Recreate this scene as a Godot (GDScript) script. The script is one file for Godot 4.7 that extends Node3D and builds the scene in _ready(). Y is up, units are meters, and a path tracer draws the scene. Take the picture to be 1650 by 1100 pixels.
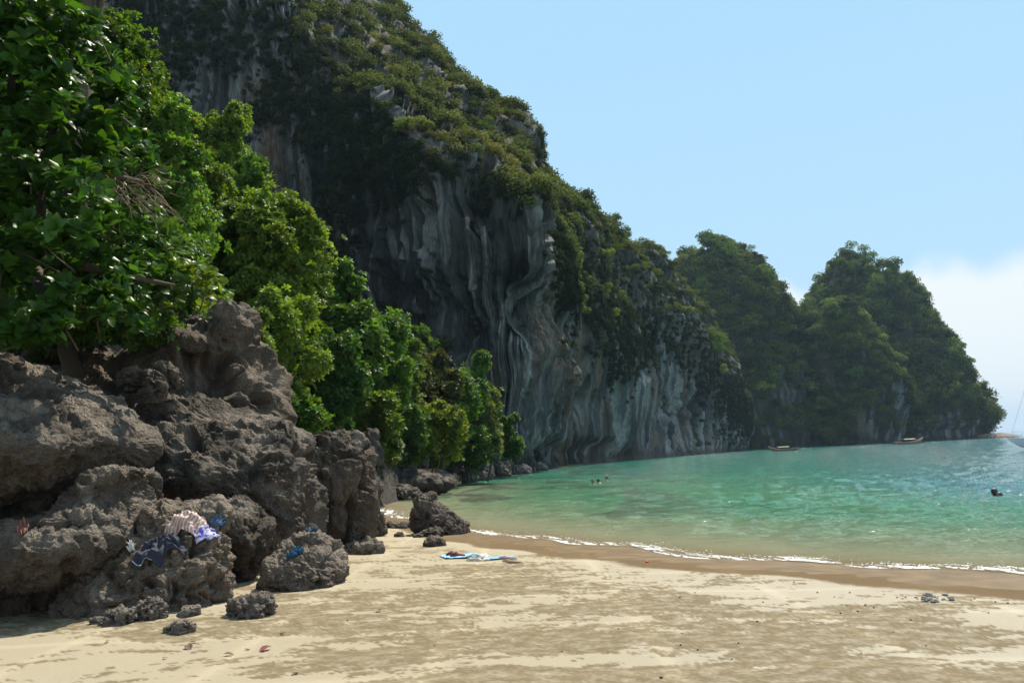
extends Node3D
# A tropical beach under limestone cliffs: sand, boulders, a wooded slope, a bay, a headland.
# Places are worked out from sight lines of the photograph and then stand in metres (y up, sea level 0).

const FPX := 1285.0                # focal length in photograph pixels (1650 x 1100)
const PITCH := 8.2
const ROLL := -2.7
const EYE := 1.85
var cam_t := Transform3D()
var cam_inv := Transform3D()
var taken := {}
var rng := RandomNumberGenerator.new()
var nf := FastNoiseLite.new()      # soft fractal noise
var nr := FastNoiseLite.new()      # ridged
var nc := FastNoiseLite.new()      # cells, distance to the centre
var ns := FastNoiseLite.new()      # plain simplex
var M := {}
var shore: PackedVector2Array

func _ready() -> void:
	rng.seed = 4711
	# ---------------------------------------------------------------- camera
	var cam := Camera3D.new()
	cam.name = "camera"
	cam.fov = rad_to_deg(2.0 * atan(550.0 / FPX))
	cam.position = Vector3(0, EYE, 0)
	cam.rotation_degrees = Vector3(PITCH, 0, ROLL)
	cam.near = 0.1
	cam.far = 9000.0
	add_child(cam)
	cam.current = true
	cam_t = cam.transform
	cam_inv = cam_t.affine_inverse()
	# ---------------------------------------------------------------- sky, sun, air
	var we := WorldEnvironment.new()
	we.name = "world_environment"
	var env := Environment.new()
	env.background_mode = Environment.BG_SKY
	env.tonemap_mode = Environment.TONE_MAPPER_LINEAR
	env.tonemap_exposure = 1.5
	env.sdfgi_enabled = true
	env.ssao_enabled = true
	env.ssil_enabled = true
	var sky := Sky.new()
	sky.sky_material = make_sky()
	env.sky = sky
	env.fog_enabled = true
	env.fog_density = 0.00013
	env.fog_light_color = Color(0.72, 0.84, 0.95)
	we.environment = env
	add_child(we)
	var sun := DirectionalLight3D.new()
	sun.name = "sun"
	sun.light_energy = 1.6
	sun.light_color = Color(1.0, 0.955, 0.88)
	sun.light_angular_distance = 0.5
	sun.shadow_enabled = true
	var az := deg_to_rad(28.0)
	var el := deg_to_rad(60.0)
	var to_sun := Vector3(sin(az) * cos(el), sin(el), -cos(az) * cos(el))
	sun.transform = Transform3D(Basis.looking_at(-to_sun, Vector3.UP), Vector3(0, 60, 0))
	add_child(sun)
	# ---------------------------------------------------------------- the rest
	noises()
	materials()
	shoreline()
	build_sand()
	build_sea()
	build_foam()
	build_cliffs()
	build_hillside()
	build_rocks()
	build_trees()
	build_near_tree()
	build_boats()
	build_people()
	build_cloths()
	build_beach_things()

# =================================================================== helpers
func at(px: float, py: float, d: float) -> Vector3:
	return cam_t * Vector3((px - 825.0) / FPX * d, -(py - 550.0) / FPX * d, -d)

func px_of(p: Vector3) -> Vector2:
	var l := cam_inv * p
	return Vector2(825.0 + FPX * l.x / -l.z, 550.0 - FPX * l.y / -l.z)

func on_plane(px: float, py: float, y: float) -> Vector3:
	var dir := (at(px, py, 1.0) - cam_t.origin)
	return cam_t.origin + dir * ((y - EYE) / dir.y)

func on_sand(px: float, py: float) -> Vector3:
	var p := on_plane(px, py, 0.2)
	for k in 6:
		p = on_plane(px, py, sand_y(p.x, p.z))
	return p

func numbered(called: String) -> String:
	if not taken.has(called):
		taken[called] = 0
		return called
	taken[called] += 1
	return "%s_%03d" % [called, taken[called]]

func tag(o: Node, label: String, category: String, group := "") -> Node:
	o.set_meta("label", label)
	o.set_meta("category", category)
	if group:
		o.set_meta("group", group)
	return o

func thing(called: String, label: String, category: String, where: Vector3, turn := 0.0, group := "") -> Node3D:
	var o := Node3D.new()
	o.name = numbered(called)
	add_child(o, true)
	o.position = where
	o.rotation.y = turn
	tag(o, label, category, group)
	return o

func obj(called: String, mesh: Mesh, material: Material, parent: Node = null, where := Vector3.ZERO) -> MeshInstance3D:
	var o := MeshInstance3D.new()
	o.mesh = mesh
	o.material_override = material
	o.position = where
	if parent == null:
		o.name = numbered(called)
		add_child(o, true)
	else:
		var n := called
		var k := 0
		while parent.has_node(NodePath(n)):
			k += 1
			n = "%s_%03d" % [called, k]
		o.name = n
		parent.add_child(o, true)
	return o

func struct(o: Node) -> Node:
	o.set_meta("kind", "structure")
	return o

func dup(root: Node3D, where: Vector3, turn: float, size: Vector3, label: String, group: String) -> Node3D:
	var r: Node3D = root.duplicate()
	var base := String(root.name)
	var rx := RegEx.create_from_string("_\\d{3}$")
	base = rx.sub(base, "")
	r.name = numbered(base)
	add_child(r, true)
	r.position = where
	r.rotation.y = turn
	r.scale = size
	r.set_meta("label", label)
	r.set_meta("group", group)
	return r

func scatter(called: String, mesh: Mesh, material: Material, places: Array, colors: PackedColorArray, parent: Node = null) -> MultiMeshInstance3D:
	var mm := MultiMesh.new()
	mm.transform_format = MultiMesh.TRANSFORM_3D
	mm.use_colors = true
	mm.mesh = mesh
	mm.instance_count = places.size()
	for i in places.size():
		mm.set_instance_transform(i, places[i])
		mm.set_instance_color(i, colors[i])
	var o := MultiMeshInstance3D.new()
	o.multimesh = mm
	o.material_override = material
	if parent == null:
		o.name = numbered(called)
		add_child(o, true)
	else:
		o.name = called
		parent.add_child(o, true)
	return o

# a grid of (nu + 1) x (nv + 1) points, i to the right, j down, seen from outside
func grid_mesh(P: PackedVector3Array, nu: int, nv: int, C := PackedColorArray()) -> ArrayMesh:
	var idx := PackedInt32Array()
	idx.resize(nu * nv * 6)
	var k := 0
	var w := nu + 1
	for j in nv:
		for i in nu:
			var a := j * w + i
			idx[k] = a
			idx[k + 1] = a + 1
			idx[k + 2] = a + w + 1
			idx[k + 3] = a
			idx[k + 4] = a + w + 1
			idx[k + 5] = a + w
			k += 6
	var arr := []
	arr.resize(Mesh.ARRAY_MAX)
	arr[Mesh.ARRAY_VERTEX] = P
	if C.size():
		arr[Mesh.ARRAY_COLOR] = C
	arr[Mesh.ARRAY_INDEX] = idx
	return smooth(arr)

func smooth(arr: Array) -> ArrayMesh:
	var raw := ArrayMesh.new()
	raw.add_surface_from_arrays(Mesh.PRIMITIVE_TRIANGLES, arr)
	var st := SurfaceTool.new()
	st.create_from(raw, 0)
	st.generate_normals()
	return st.commit()

func grid_normals(P: PackedVector3Array, nu: int, nv: int, wrap: bool) -> PackedVector3Array:
	var N := PackedVector3Array()
	N.resize(P.size())
	var w := nu + 1
	for j in nv + 1:
		var ju := maxi(j - 1, 0) * w
		var jd := mini(j + 1, nv) * w
		for i in w:
			var il := i - 1
			var ir := i + 1
			if il < 0:
				il = nu - 1 if wrap else 0
			if ir > nu:
				ir = 1 if wrap else nu
			var a := P[j * w + ir] - P[j * w + il]
			var b := P[jd + i] - P[ju + i]
			var n := b.cross(a)
			N[j * w + i] = n.normalized()
	return N

func tube(st: SurfaceTool, pts: Array, radii: Array, sides := 8) -> void:
	var rings := []
	for k in pts.size():
		var dir: Vector3 = (pts[mini(k + 1, pts.size() - 1)] - pts[maxi(k - 1, 0)]).normalized()
		var u := dir.cross(Vector3(0.31, 0.2, 0.93)).normalized()
		var v := dir.cross(u)
		var ring := []
		for s in sides:
			var a := TAU * s / sides
			ring.append(pts[k] + (u * cos(a) + v * sin(a)) * radii[k])
		rings.append(ring)
	for k in pts.size() - 1:
		for s in sides:
			var t := (s + 1) % sides
			for q in [rings[k][s], rings[k][t], rings[k + 1][t], rings[k][s], rings[k + 1][t], rings[k + 1][s]]:
				st.add_vertex(q)

func start() -> SurfaceTool:
	var st := SurfaceTool.new()
	st.begin(Mesh.PRIMITIVE_TRIANGLES)
	return st

func done(st: SurfaceTool, smoothed := true) -> ArrayMesh:
	if not smoothed:
		st.set_smooth_group(-1)
	st.index()
	st.generate_normals()
	return st.commit()

func catmull(a: float, b: float, c: float, d: float, t: float) -> float:
	return cubic_interpolate(b, c, a, d, t)

func lerp_keys(keys: Array, col: int, t: float) -> float:        # keys: rows of numbers, t: a row number
	var n := keys.size()
	var k := clampi(int(t), 0, n - 2)
	var f := t - k
	var a: float = keys[maxi(k - 1, 0)][col]
	var b: float = keys[k][col]
	var c: float = keys[k + 1][col]
	var d: float = keys[mini(k + 2, n - 1)][col]
	var v := catmull(a, b, c, d, f)
	return clampf(v, minf(b, c) - absf(c - b) * 0.15, maxf(b, c) + absf(c - b) * 0.15)

func sstep(a: float, b: float, x: float) -> float:
	var t := clampf((x - a) / (b - a), 0.0, 1.0)
	return t * t * (3.0 - 2.0 * t)

func mixc(a: Color, b: Color, t: float) -> Color:
	return a.lerp(b, clampf(t, 0.0, 1.0))

func noises() -> void:
	nf.noise_type = FastNoiseLite.TYPE_SIMPLEX
	nf.fractal_type = FastNoiseLite.FRACTAL_FBM
	nf.fractal_octaves = 4
	nf.frequency = 1.0
	nf.seed = 11
	nr.noise_type = FastNoiseLite.TYPE_SIMPLEX
	nr.fractal_type = FastNoiseLite.FRACTAL_RIDGED
	nr.fractal_octaves = 3
	nr.frequency = 1.0
	nr.seed = 23
	nc.noise_type = FastNoiseLite.TYPE_CELLULAR
	nc.cellular_return_type = FastNoiseLite.RETURN_DISTANCE
	nc.cellular_jitter = 1.0
	nc.fractal_type = FastNoiseLite.FRACTAL_NONE
	nc.frequency = 1.0
	nc.seed = 5
	ns.noise_type = FastNoiseLite.TYPE_SIMPLEX
	ns.fractal_type = FastNoiseLite.FRACTAL_NONE
	ns.frequency = 1.0
	ns.seed = 77

# =================================================================== materials
func noise_tex(freq: float, seed_: int, lo: float, hi: float, octaves := 5, size := 1024, kind := FastNoiseLite.TYPE_SIMPLEX_SMOOTH) -> NoiseTexture2D:
	var n := FastNoiseLite.new()
	n.noise_type = kind
	n.frequency = freq
	n.seed = seed_
	n.fractal_octaves = octaves
	n.fractal_gain = 0.6
	var t := NoiseTexture2D.new()
	t.width = size
	t.height = size
	t.seamless = true
	t.seamless_blend_skirt = 0.2
	t.noise = n
	var g := Gradient.new()
	g.set_color(0, Color(lo, lo, lo))
	g.set_color(1, Color(hi, hi, hi))
	t.color_ramp = g
	return t

func mat(rough: float, color := Color.WHITE, vertex := true) -> StandardMaterial3D:
	var m := StandardMaterial3D.new()
	m.albedo_color = color
	m.roughness = rough
	m.vertex_color_use_as_albedo = vertex
	return m

func srgb(r: float, g: float, b: float) -> Color:
	return Color(r, g, b).linear_to_srgb()

func triplanar(m: StandardMaterial3D, scale_: float, albedo: Texture2D, bump: Texture2D, cm: float) -> StandardMaterial3D:
	m.uv1_triplanar = true
	m.uv1_world_triplanar = true
	m.uv1_scale = Vector3.ONE * scale_
	m.albedo_texture = albedo
	if bump:
		m.heightmap_enabled = true
		m.heightmap_texture = bump
		m.heightmap_scale = cm
	return m

func leafy(rough: float, through: float, spec := 0.5) -> StandardMaterial3D:
	var m := mat(rough)
	m.metallic_specular = spec
	m.backlight_enabled = true
	m.backlight = Color(through, through, through * 0.55)
	m.cull_mode = BaseMaterial3D.CULL_DISABLED
	return m

func materials() -> void:
	var grain := noise_tex(0.05, 3, 0.40, 1.0)
	var rough := noise_tex(0.02, 9, 0.0, 1.0, 6)
	var fine := noise_tex(0.22, 31, 0.58, 1.0, 4, 2048)
	var finebump := noise_tex(0.16, 41, 0.0, 1.0, 4, 2048)
	M.rock = triplanar(mat(0.92), 0.9, grain, rough, 11.0)
	M.cliff = triplanar(mat(0.95), 0.03, grain, rough, 28.0)
	M.cliff.uv1_scale = Vector3(0.055, 0.014, 0.055)
	M.earth = triplanar(mat(1.0), 0.15, grain, rough, 20.0)
	M.sand = triplanar(mat(0.95), 0.55, fine, finebump, 1.2)
	M.sand.metallic_specular = 0.25
	M.wet = mat(0.5)
	M.wet.metallic_specular = 0.22
	M.wet.cull_mode = BaseMaterial3D.CULL_DISABLED
	M.leaf_near = leafy(0.36, 1.0, 0.32)
	M.leaf_mid = leafy(0.45, 1.0, 0.35)
	M.leaf_far = leafy(0.85, 0.7, 0.12)
	M.bark = triplanar(mat(0.95, srgb(0.16, 0.12, 0.09), false), 1.5, grain, rough, 2.0)
	M.foam = mat(0.6, srgb(0.82, 0.82, 0.8), false)
	var w := mat(0.07)
	w.transparency = BaseMaterial3D.TRANSPARENCY_ALPHA
	w.metallic_specular = 0.34
	w.albedo_texture = noise_tex(0.02, 88, 0.8, 1.0, 3, 256)
	w.uv1_triplanar = true
	w.uv1_world_triplanar = true
	w.uv1_scale = Vector3.ONE * 0.35
	w.heightmap_enabled = true
	w.heightmap_texture = noise_tex(0.02, 52, 0.0, 1.0, 3, 1024)
	w.heightmap_scale = 9.0
	M.sea = w
	M.plain = mat(0.8)

# =================================================================== sky
func make_sky() -> PanoramaSkyMaterial:
	var w := 1024
	var h := 512
	var sun_az := deg_to_rad(28.0)
	var sun_at := Vector3(sin(sun_az) * 0.5, 0.866, -cos(sun_az) * 0.5)
	var n := FastNoiseLite.new()
	n.noise_type = FastNoiseLite.TYPE_SIMPLEX
	n.fractal_octaves = 5
	n.frequency = 1.0
	n.seed = 8
	var im := Image.create_empty(w, h, false, Image.FORMAT_RGBF)
	for y in h:
		var up := (0.5 - (y + 0.5) / h) * PI
		var e := rad_to_deg(up)
		var base: Color
		if e < 0.0:
			base = Color(0.40, 0.48, 0.52)
		else:
			var t := pow(1.0 - sin(up), 2.2)
			base = Color(0.275, 0.475, 0.665).lerp(Color(0.385, 0.56, 0.68), t)
			base = base.lerp(Color(0.50, 0.60, 0.65), pow(1.0 - sin(up), 14.0))
		for x in w:
			var c := base
			if e > 0.0:                                     # the air is brighter towards the sun
				var aa := ((x + 0.5) / w - 0.5) * TAU
				var ang := acos(clampf(sun_at.dot(Vector3(sin(aa) * cos(up), sin(up), -cos(aa) * cos(up))), -1.0, 1.0))
				c = c.lerp(Color(0.60, 0.67, 0.70), 0.62 * exp(-pow(ang / 0.62, 2.0)))
			if e > -0.5 and e < 40.0:
				var a := ((x + 0.5) / w - 0.5) * TAU
				var q := Vector3(sin(a), 0, -cos(a))
				var bank := 10.5 + 5.5 * n.get_noise_3d(q.x * 1.3 + 3.0, 0.0, q.z * 1.3) + 1.6 * n.get_noise_3d(q.x * 9.0, 5.0, q.z * 9.0)
				var deg := rad_to_deg(a)
				if absf(deg - 22.0) < 26.0:                  # the bank of cloud that lies behind the headland
					bank = lerpf(bank, 11.6 - absf(deg - 24.0) * 0.03 + 1.7 * n.get_noise_3d(q.x * 14.0, 2.0, q.z * 14.0), 1.0 - absf(deg - 22.0) / 26.0)
				var soft := 1.3 + 0.9 * n.get_noise_3d(q.x * 4.0, 1.0, q.z * 4.0)
				var k := clampf((bank - e) / soft + 0.4 * n.get_noise_3d(q.x * 18.0, e * 0.35, q.z * 18.0), 0.0, 1.0)
				c = c.lerp(Color(0.64, 0.675, 0.675), k * 0.95)
			im.set_pixel(x, y, c)
	var m := PanoramaSkyMaterial.new()
	m.panorama = ImageTexture.create_from_image(im)
	return m

# =================================================================== beach
func shoreline() -> void:
	shore = PackedVector2Array([Vector2(60, 40), Vector2(22, 5)])
	for p in [[1640, 931], [1550, 924], [1400, 916], [1250, 907], [1100, 896], [950, 880], [850, 868], [740, 857], [680, 846], [620, 833]]:
		var q := on_plane(p[0], p[1], 0.0)
		shore.append(Vector2(q.x, q.z))
	for q in [Vector2(-6.4, -34), Vector2(-7.6, -43), Vector2(-6.2, -55), Vector2(-4.6, -66), Vector2(-0.5, -80), Vector2(6.0, -112), Vector2(18, -145), Vector2(72, -262), Vector2(120, -330)]:
		shore.append(q)

var shore_grid := PackedFloat32Array()
func inland(x: float, z: float) -> float:      # metres from the water's edge, negative in the sea
	var gx := (x + 60.0) * 2.0
	var gz := (z + 120.0) * 2.0
	if gx < 0.0 or gz < 0.0 or gx >= 239.0 or gz >= 259.0:
		return inland_exact(x, z)
	if shore_grid.is_empty():
		shore_grid.resize(240 * 260)
		for j in 260:
			for i in 240:
				shore_grid[j * 240 + i] = inland_exact(i * 0.5 - 60.0, j * 0.5 - 120.0)
	var i := int(gx)
	var j := int(gz)
	var k := j * 240 + i
	var fx := gx - i
	return lerpf(lerpf(shore_grid[k], shore_grid[k + 1], fx), lerpf(shore_grid[k + 240], shore_grid[k + 241], fx), gz - j)

func inland_exact(x: float, z: float) -> float:
	var p := Vector2(x, z)
	var best := 1e9
	var side := 1.0
	for k in shore.size() - 1:
		var a := shore[k]
		var ab := shore[k + 1] - a
		var ap := p - a
		var t := clampf(ap.dot(ab) / ab.length_squared(), 0.0, 1.0)
		var d := (ap - ab * t).length_squared()
		if d < best - 1e-6:
			best = d
			side = -1.0 if ab.cross(ap) > 0.0 else 1.0
	return sqrt(best) * side

func sand_y_of(s: float, x: float, z: float) -> float:
	if s > 0.0:
		return 0.30 * (1.0 - exp(-s / 4.5)) + 0.012 * ns.get_noise_2d(x * 0.5, z * 0.5)
	return maxf(s * 0.045, -3.0 + s * 0.002)

func sand_y(x: float, z: float) -> float:
	return sand_y_of(inland(x, z), x, z)

func build_sand() -> void:
	var cols := PackedFloat32Array()
	for k in 20:
		cols.append(lerpf(-110.0, -38.0, k / 20.0))
	for k in 441:
		cols.append(lerpf(-38.0, 38.0, k / 440.0))
	for k in 20:
		cols.append(lerpf(38.0, 110.0, (k + 1) / 20.0))
	var rows := PackedFloat32Array([140.0, 100.0])
	for k in 340:
		var dep := lerpf(1.3, 22.5, k / 339.0)
		rows.append(1.6 / tan(deg_to_rad(dep)))
	rows.append_array(PackedFloat32Array([3.2, 2.4, 1.2, 0.3]))
	var nu := cols.size() - 1
	var nv := rows.size() - 1
	var P := PackedVector3Array()
	var C := PackedColorArray()
	P.resize((nu + 1) * (nv + 1))
	C.resize(P.size())
	var dry := Color(0.77, 0.655, 0.465)
	var dry_far := Color(0.82, 0.73, 0.575)
	var dark := Color(0.39, 0.305, 0.18)
	var wet := Color(0.31, 0.215, 0.115)
	var bed := Color(0.55, 0.52, 0.34)
	var k := 0
	for j in nv + 1:
		var r := rows[j]
		for i in nu + 1:
			var a := deg_to_rad(cols[i])
			var x := sin(a) * r
			var z := -cos(a) * r
			var s := inland(x, z)
			var y := sand_y_of(s, x, z)
			var big := nf.get_noise_2d(x * 0.16 + 7.0, z * 0.34)
			var mid := 0.75 * nf.get_noise_2d(x * 0.26, z * 0.62 + 20.0) + 0.45 * nf.get_noise_2d(x * 1.3 + 60.0, z * 2.6)
			var fine := nf.get_noise_2d(x * 3.2, z * 4.5) + (0.55 * ns.get_noise_2d(x * 15.0, z * 19.0) if r < 16.0 else 0.0)
			var c := dry.lerp(dry_far, sstep(-1.5, 4.0, x))
			# the roughened darker sand, in long patches
			var zone := sstep(2.7 + 0.32 * maxf(x - 1.0, 0.0), 3.5 + 0.36 * maxf(x - 1.0, 0.0), s + 0.7 * big) * 0.54 - 0.34 * sstep(0.6, -2.4, x) - 0.16 * sstep(9.0, 12.5, r)
			var m := sstep(-0.03, 0.04, mid * 1.15 + fine * 0.28 + zone - 0.24)
			m = maxf(m, 0.7 * sstep(0.20, 0.30, mid * 1.0 + 0.45 * fine) * sstep(2.1, 2.9, s))
			c = c.lerp(dark, clampf(m * (0.80 + 0.5 * fine), 0.0, 1.0))
			# wet strip along the water
			var edge := 1.85 + 0.25 * ns.get_noise_2d(x * 0.35, z * 0.35) + 0.5 * sstep(3.0, 6.0, x) + 0.05 * fine
			edge -= 0.7 * sstep(16.0, 24.0, r)
			var wetness := 1.0 - sstep(edge - 0.12, edge + 0.10, s)
			c = c.lerp(wet * (1.0 + 0.12 * mid), wetness)
			if s < 0.0:
				c = c.lerp(bed, sstep(0.0, -3.0, s))
			c = c.lerp(Color(0.06, 0.05, 0.04), sstep(44.0, 52.0, r) * sstep(-2.0, -0.5, s))
			if s > 2.0:
				y += 0.0015 * fine + 0.003 * mid - 0.003 * m
			P[k] = Vector3(x, y, z)
			C[k] = c
			k += 1
	struct(obj("sand_beach", grid_mesh(P, nu, nv, C), M.sand))
	# the glistening strip that the last waves have wetted
	var W := PackedVector3Array()
	var D := PackedColorArray()
	var line := PackedVector2Array()
	for q in shore.size() - 1:
		if shore[q].length() < 46.0 and shore[q + 1].length() < 46.0:
			for t in 40:
				line.append(shore[q].lerp(shore[q + 1], t / 40.0))
	for pass_ in 12:
		for q in range(1, line.size() - 1):
			line[q] = (line[q - 1] + line[q] * 2.0 + line[q + 1]) * 0.25
	for v in 15:
		for q in line.size():
			var a: Vector2 = line[maxi(q - 1, 0)]
			var b: Vector2 = line[mini(q + 1, line.size() - 1)]
			var n := Vector2(-(b - a).y, (b - a).x).normalized()
			if inland(line[q].x + n.x, line[q].y + n.y) < 0.0:
				n = -n
			var p: Vector2 = line[q]
			var far := 1.4 + 0.35 * ns.get_noise_2d(p.x * 0.5, p.y * 0.5) + 0.2 * ns.get_noise_2d(p.x * 2.0, p.y * 2.0)
			far *= clampf(1.0 - (p.length() - 16.0) / 14.0, 0.25, 1.0)
			p += n * lerpf(far, -0.5, v / 14.0)
			W.append(Vector3(p.x, sand_y(p.x, p.y) + 0.010 - (0.03 if v == 0 else 0.0), p.y))
			D.append(wet * (0.50 + 0.15 * nf.get_noise_2d(p.x * 1.5, p.y * 1.5)))
	struct(obj("wet_sand", grid_mesh(W, line.size() - 1, 14, D), M.wet))

# =================================================================== sea
func wave(x: float, z: float, d: float) -> float:
	# small chop, crests lying roughly along the shore
	var u := x * 0.80 + z * 0.60
	var v := -x * 0.60 + z * 0.80
	var y := 0.050 * ns.get_noise_2d(u * 0.10, v * 0.28)
	y += 0.030 * ns.get_noise_2d(x * 0.35 + 9.0, z * 0.8)
	var f := 1.0 - sstep(30.0, 90.0, d)
	if f > 0.0:
		y += 0.050 * f * ns.get_noise_2d(x * 0.5 + 50.0, z * 1.9 + 3.0)
		y += 0.017 * f * ns.get_noise_2d(x * 1.3, z * 4.4 + 13.0)
	return y

func build_sea() -> void:
	var nu := 440
	var rows := PackedFloat32Array([7500.0, 4000.0, 2400.0, 1600.0, 1100.0, 800.0])
	var r := 620.0
	while r > 6.5:
		rows.append(r)
		r /= 1.0085
	var nv := rows.size() - 1
	var P := PackedVector3Array()
	var C := PackedColorArray()
	P.resize((nu + 1) * (nv + 1))
	C.resize(P.size())
	var k := 0
	var shallow := Color(0.30, 0.37, 0.21)
	var green := Color(0.065, 0.215, 0.100)
	var teal := Color(0.014, 0.185, 0.120)
	var blue := Color(0.045, 0.165, 0.180)
	for j in nv + 1:
		var d := rows[j]
		for i in nu + 1:
			var a := deg_to_rad(lerpf(-24.0, 52.0, float(i) / nu))
			var x := sin(a) * d
			var z := -cos(a) * d
			var s := -inland(x, z) if d < 260.0 else 80.0
			s += 22.0 * sstep(50.0, 70.0, d) * sstep(-1.0, 1.0, s)
			var amp := sstep(-0.3, 5.0, s)
			var y := 0.004 + (wave(x, z, d) if d < 640.0 else 0.0) * (0.12 + 0.88 * amp)
			# one low wave running up the beach
			var q := s + 0.35 * ns.get_noise_2d(x * 0.3, z * 0.3)
			y += 0.028 * exp(-pow((q - 0.35) / 0.22, 2.0)) * sstep(30.0, 22.0, d)
			if s < -0.25:
				y = -0.25
			var patch := nf.get_noise_2d(x * 0.07 + 3.0, z * 0.045)
			var c := shallow.lerp(green, sstep(1.0, 9.0, s))
			c = c.lerp(teal, sstep(8.0, 34.0, s + 6.0 * patch))
			c = c.lerp(blue, maxf(sstep(60.0, 300.0, d) * sstep(0.1, 0.6, a), sstep(0.30, 0.55, a) * sstep(9.0, 20.0, s)))
			if d > 18.0 and d < 110.0 and s > 4.0:           # weed and rock on the bed
				c = c.lerp(Color(0.045, 0.075, 0.045), 0.85 * sstep(0.08, 0.26, nf.get_noise_2d(x * 0.16 + 31.0, z * 0.09)) * sstep(0.35, 0.0, a))
			c.a = clampf(1.0 - exp(-maxf(s, 0.0) * 0.24), 0.10, 1.0)
			P[k] = Vector3(x, y, z)
			C[k] = c
			k += 1
	struct(obj("sea", grid_mesh(P, nu, nv, C), M.sea))

func blob(seed_: int) -> ArrayMesh:
	var P := PackedVector3Array()
	for j in 6:
		for i in 9:
			var t := TAU * i / 8.0
			var f := PI * j / 5.0
			var p := Vector3(cos(t) * sin(f), cos(f), sin(t) * sin(f))
			P.append(p * (1.0 + 0.35 * ns.get_noise_3dv(p * 1.7 + Vector3.ONE * seed_)))
	return grid_mesh(P, 8, 5)

func build_foam() -> void:
	var places := []
	var cols := PackedColorArray()
	for k in shore.size() - 1:
		var a := shore[k]
		var b := shore[k + 1]
		if a.length() > 46.0 or b.length() > 46.0:
			continue
		var along := (b - a).normalized()
		var out := Vector2(-along.y, along.x)
		if inland((a + out * 0.5).x, (a + out * 0.5).y) > 0.0:
			out = -out
		var n := int((b - a).length() * 3200.0)
		for q in n:
			var t := rng.randf()
			var c := a.lerp(b, t)
			var ww := 0.35 * ns.get_noise_2d(c.x * 0.3, c.y * 0.3)
			var off := -ww + 0.10 + absf(rng.randfn(0.0, 0.12)) * (1.0 if rng.randf() < 0.8 else 3.2)
			var dens := nf.get_noise_2d(c.x * 0.9, c.y * 0.9 + off * 5.0) + 0.5 * nf.get_noise_2d(c.x * 4.0, c.y * 4.0 + off * 9.0)
			if rng.randf() > clampf(0.16 + 1.2 * dens - 0.4 * absf(off - 0.12), 0.015, 0.7):
				continue
			var p := c + out * off
			var s := rng.randf_range(0.0016, 0.0046) * (1.0 + 0.6 * rng.randf())
			var y := maxf(sand_y(p.x, p.y), 0.004 + 0.03 * exp(-pow((off + ww - 0.35) / 0.22, 2.0))) + s * 0.2
			places.append(Transform3D(Basis.from_euler(Vector3(0, rng.randf() * TAU, 0)).scaled(Vector3(s * 1.9, s * 0.7, s * 1.5)), Vector3(p.x, y, p.y)))
			cols.append(Color.WHITE)
	var o := scatter("sea_foam", blob(3), M.foam, places, cols)
	tag(o, "white lace of foam along the water's edge on the sand", "foam")
	o.set_meta("kind", "stuff")

# =================================================================== lofted rocks
# rows: [py, px left, px right, front (m from d, negative is nearer), back]
func loft(rows: Array, d: float, nu: int, nv: int, e := 2.5) -> Dictionary:
	var P := PackedVector3Array()
	P.resize((nu + 1) * (nv + 1))
	var n := rows.size()
	var ctx: Array = []
	for r in rows:
		var zc: float = d + (r[3] + r[4]) * 0.5
		var l := at(r[1], r[0], zc)
		var q := at(r[2], r[0], zc)
		var y := at((r[1] + r[2]) * 0.5, r[0], d + r[3]).y
		ctx.append([y, l.x, q.x, -(d + r[3]), -(d + r[4])])
	# the sight lines' tilt in depth is small; front and back are laid along the beach's z
	for j in nv + 1:
		var v := float(j) / nv
		var cap := 1.0
		var t := 0.0
		if v < 0.08:
			cap = sqrt(clampf(1.0 - pow(1.0 - v / 0.08, 2.0), 0.0, 1.0))
		else:
			t = (v - 0.08) / 0.92 * (n - 1)
		var y := lerp_keys(ctx, 0, t)
		var xl := lerp_keys(ctx, 1, t)
		var xr := lerp_keys(ctx, 2, t)
		var zf := lerp_keys(ctx, 3, t)
		var zb := lerp_keys(ctx, 4, t)
		var cx := (xl + xr) * 0.5
		var cz := (zf + zb) * 0.5
		y += (1.0 - sqrt(1.0 - pow(1.0 - cap, 2.0))) * 0.0
		for i in nu + 1:
			var fr := float(i % nu) / nu
			var a := PI * fr / 0.24 if fr < 0.24 else PI + PI * (fr - 0.24) / 0.76
			var c := cos(a)
			var s := sin(a)
			var sc := signf(c) * pow(absf(c), 2.0 / e)
			var ss := signf(s) * pow(absf(s), 2.0 / e)
			P[j * (nu + 1) + i] = Vector3(cx + (xr - xl) * 0.5 * sc * cap, y, cz + (zb - zf) * 0.5 * ss * cap)
	return {"P": P, "N": grid_normals(P, nu, nv, true), "nu": nu, "nv": nv}

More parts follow.
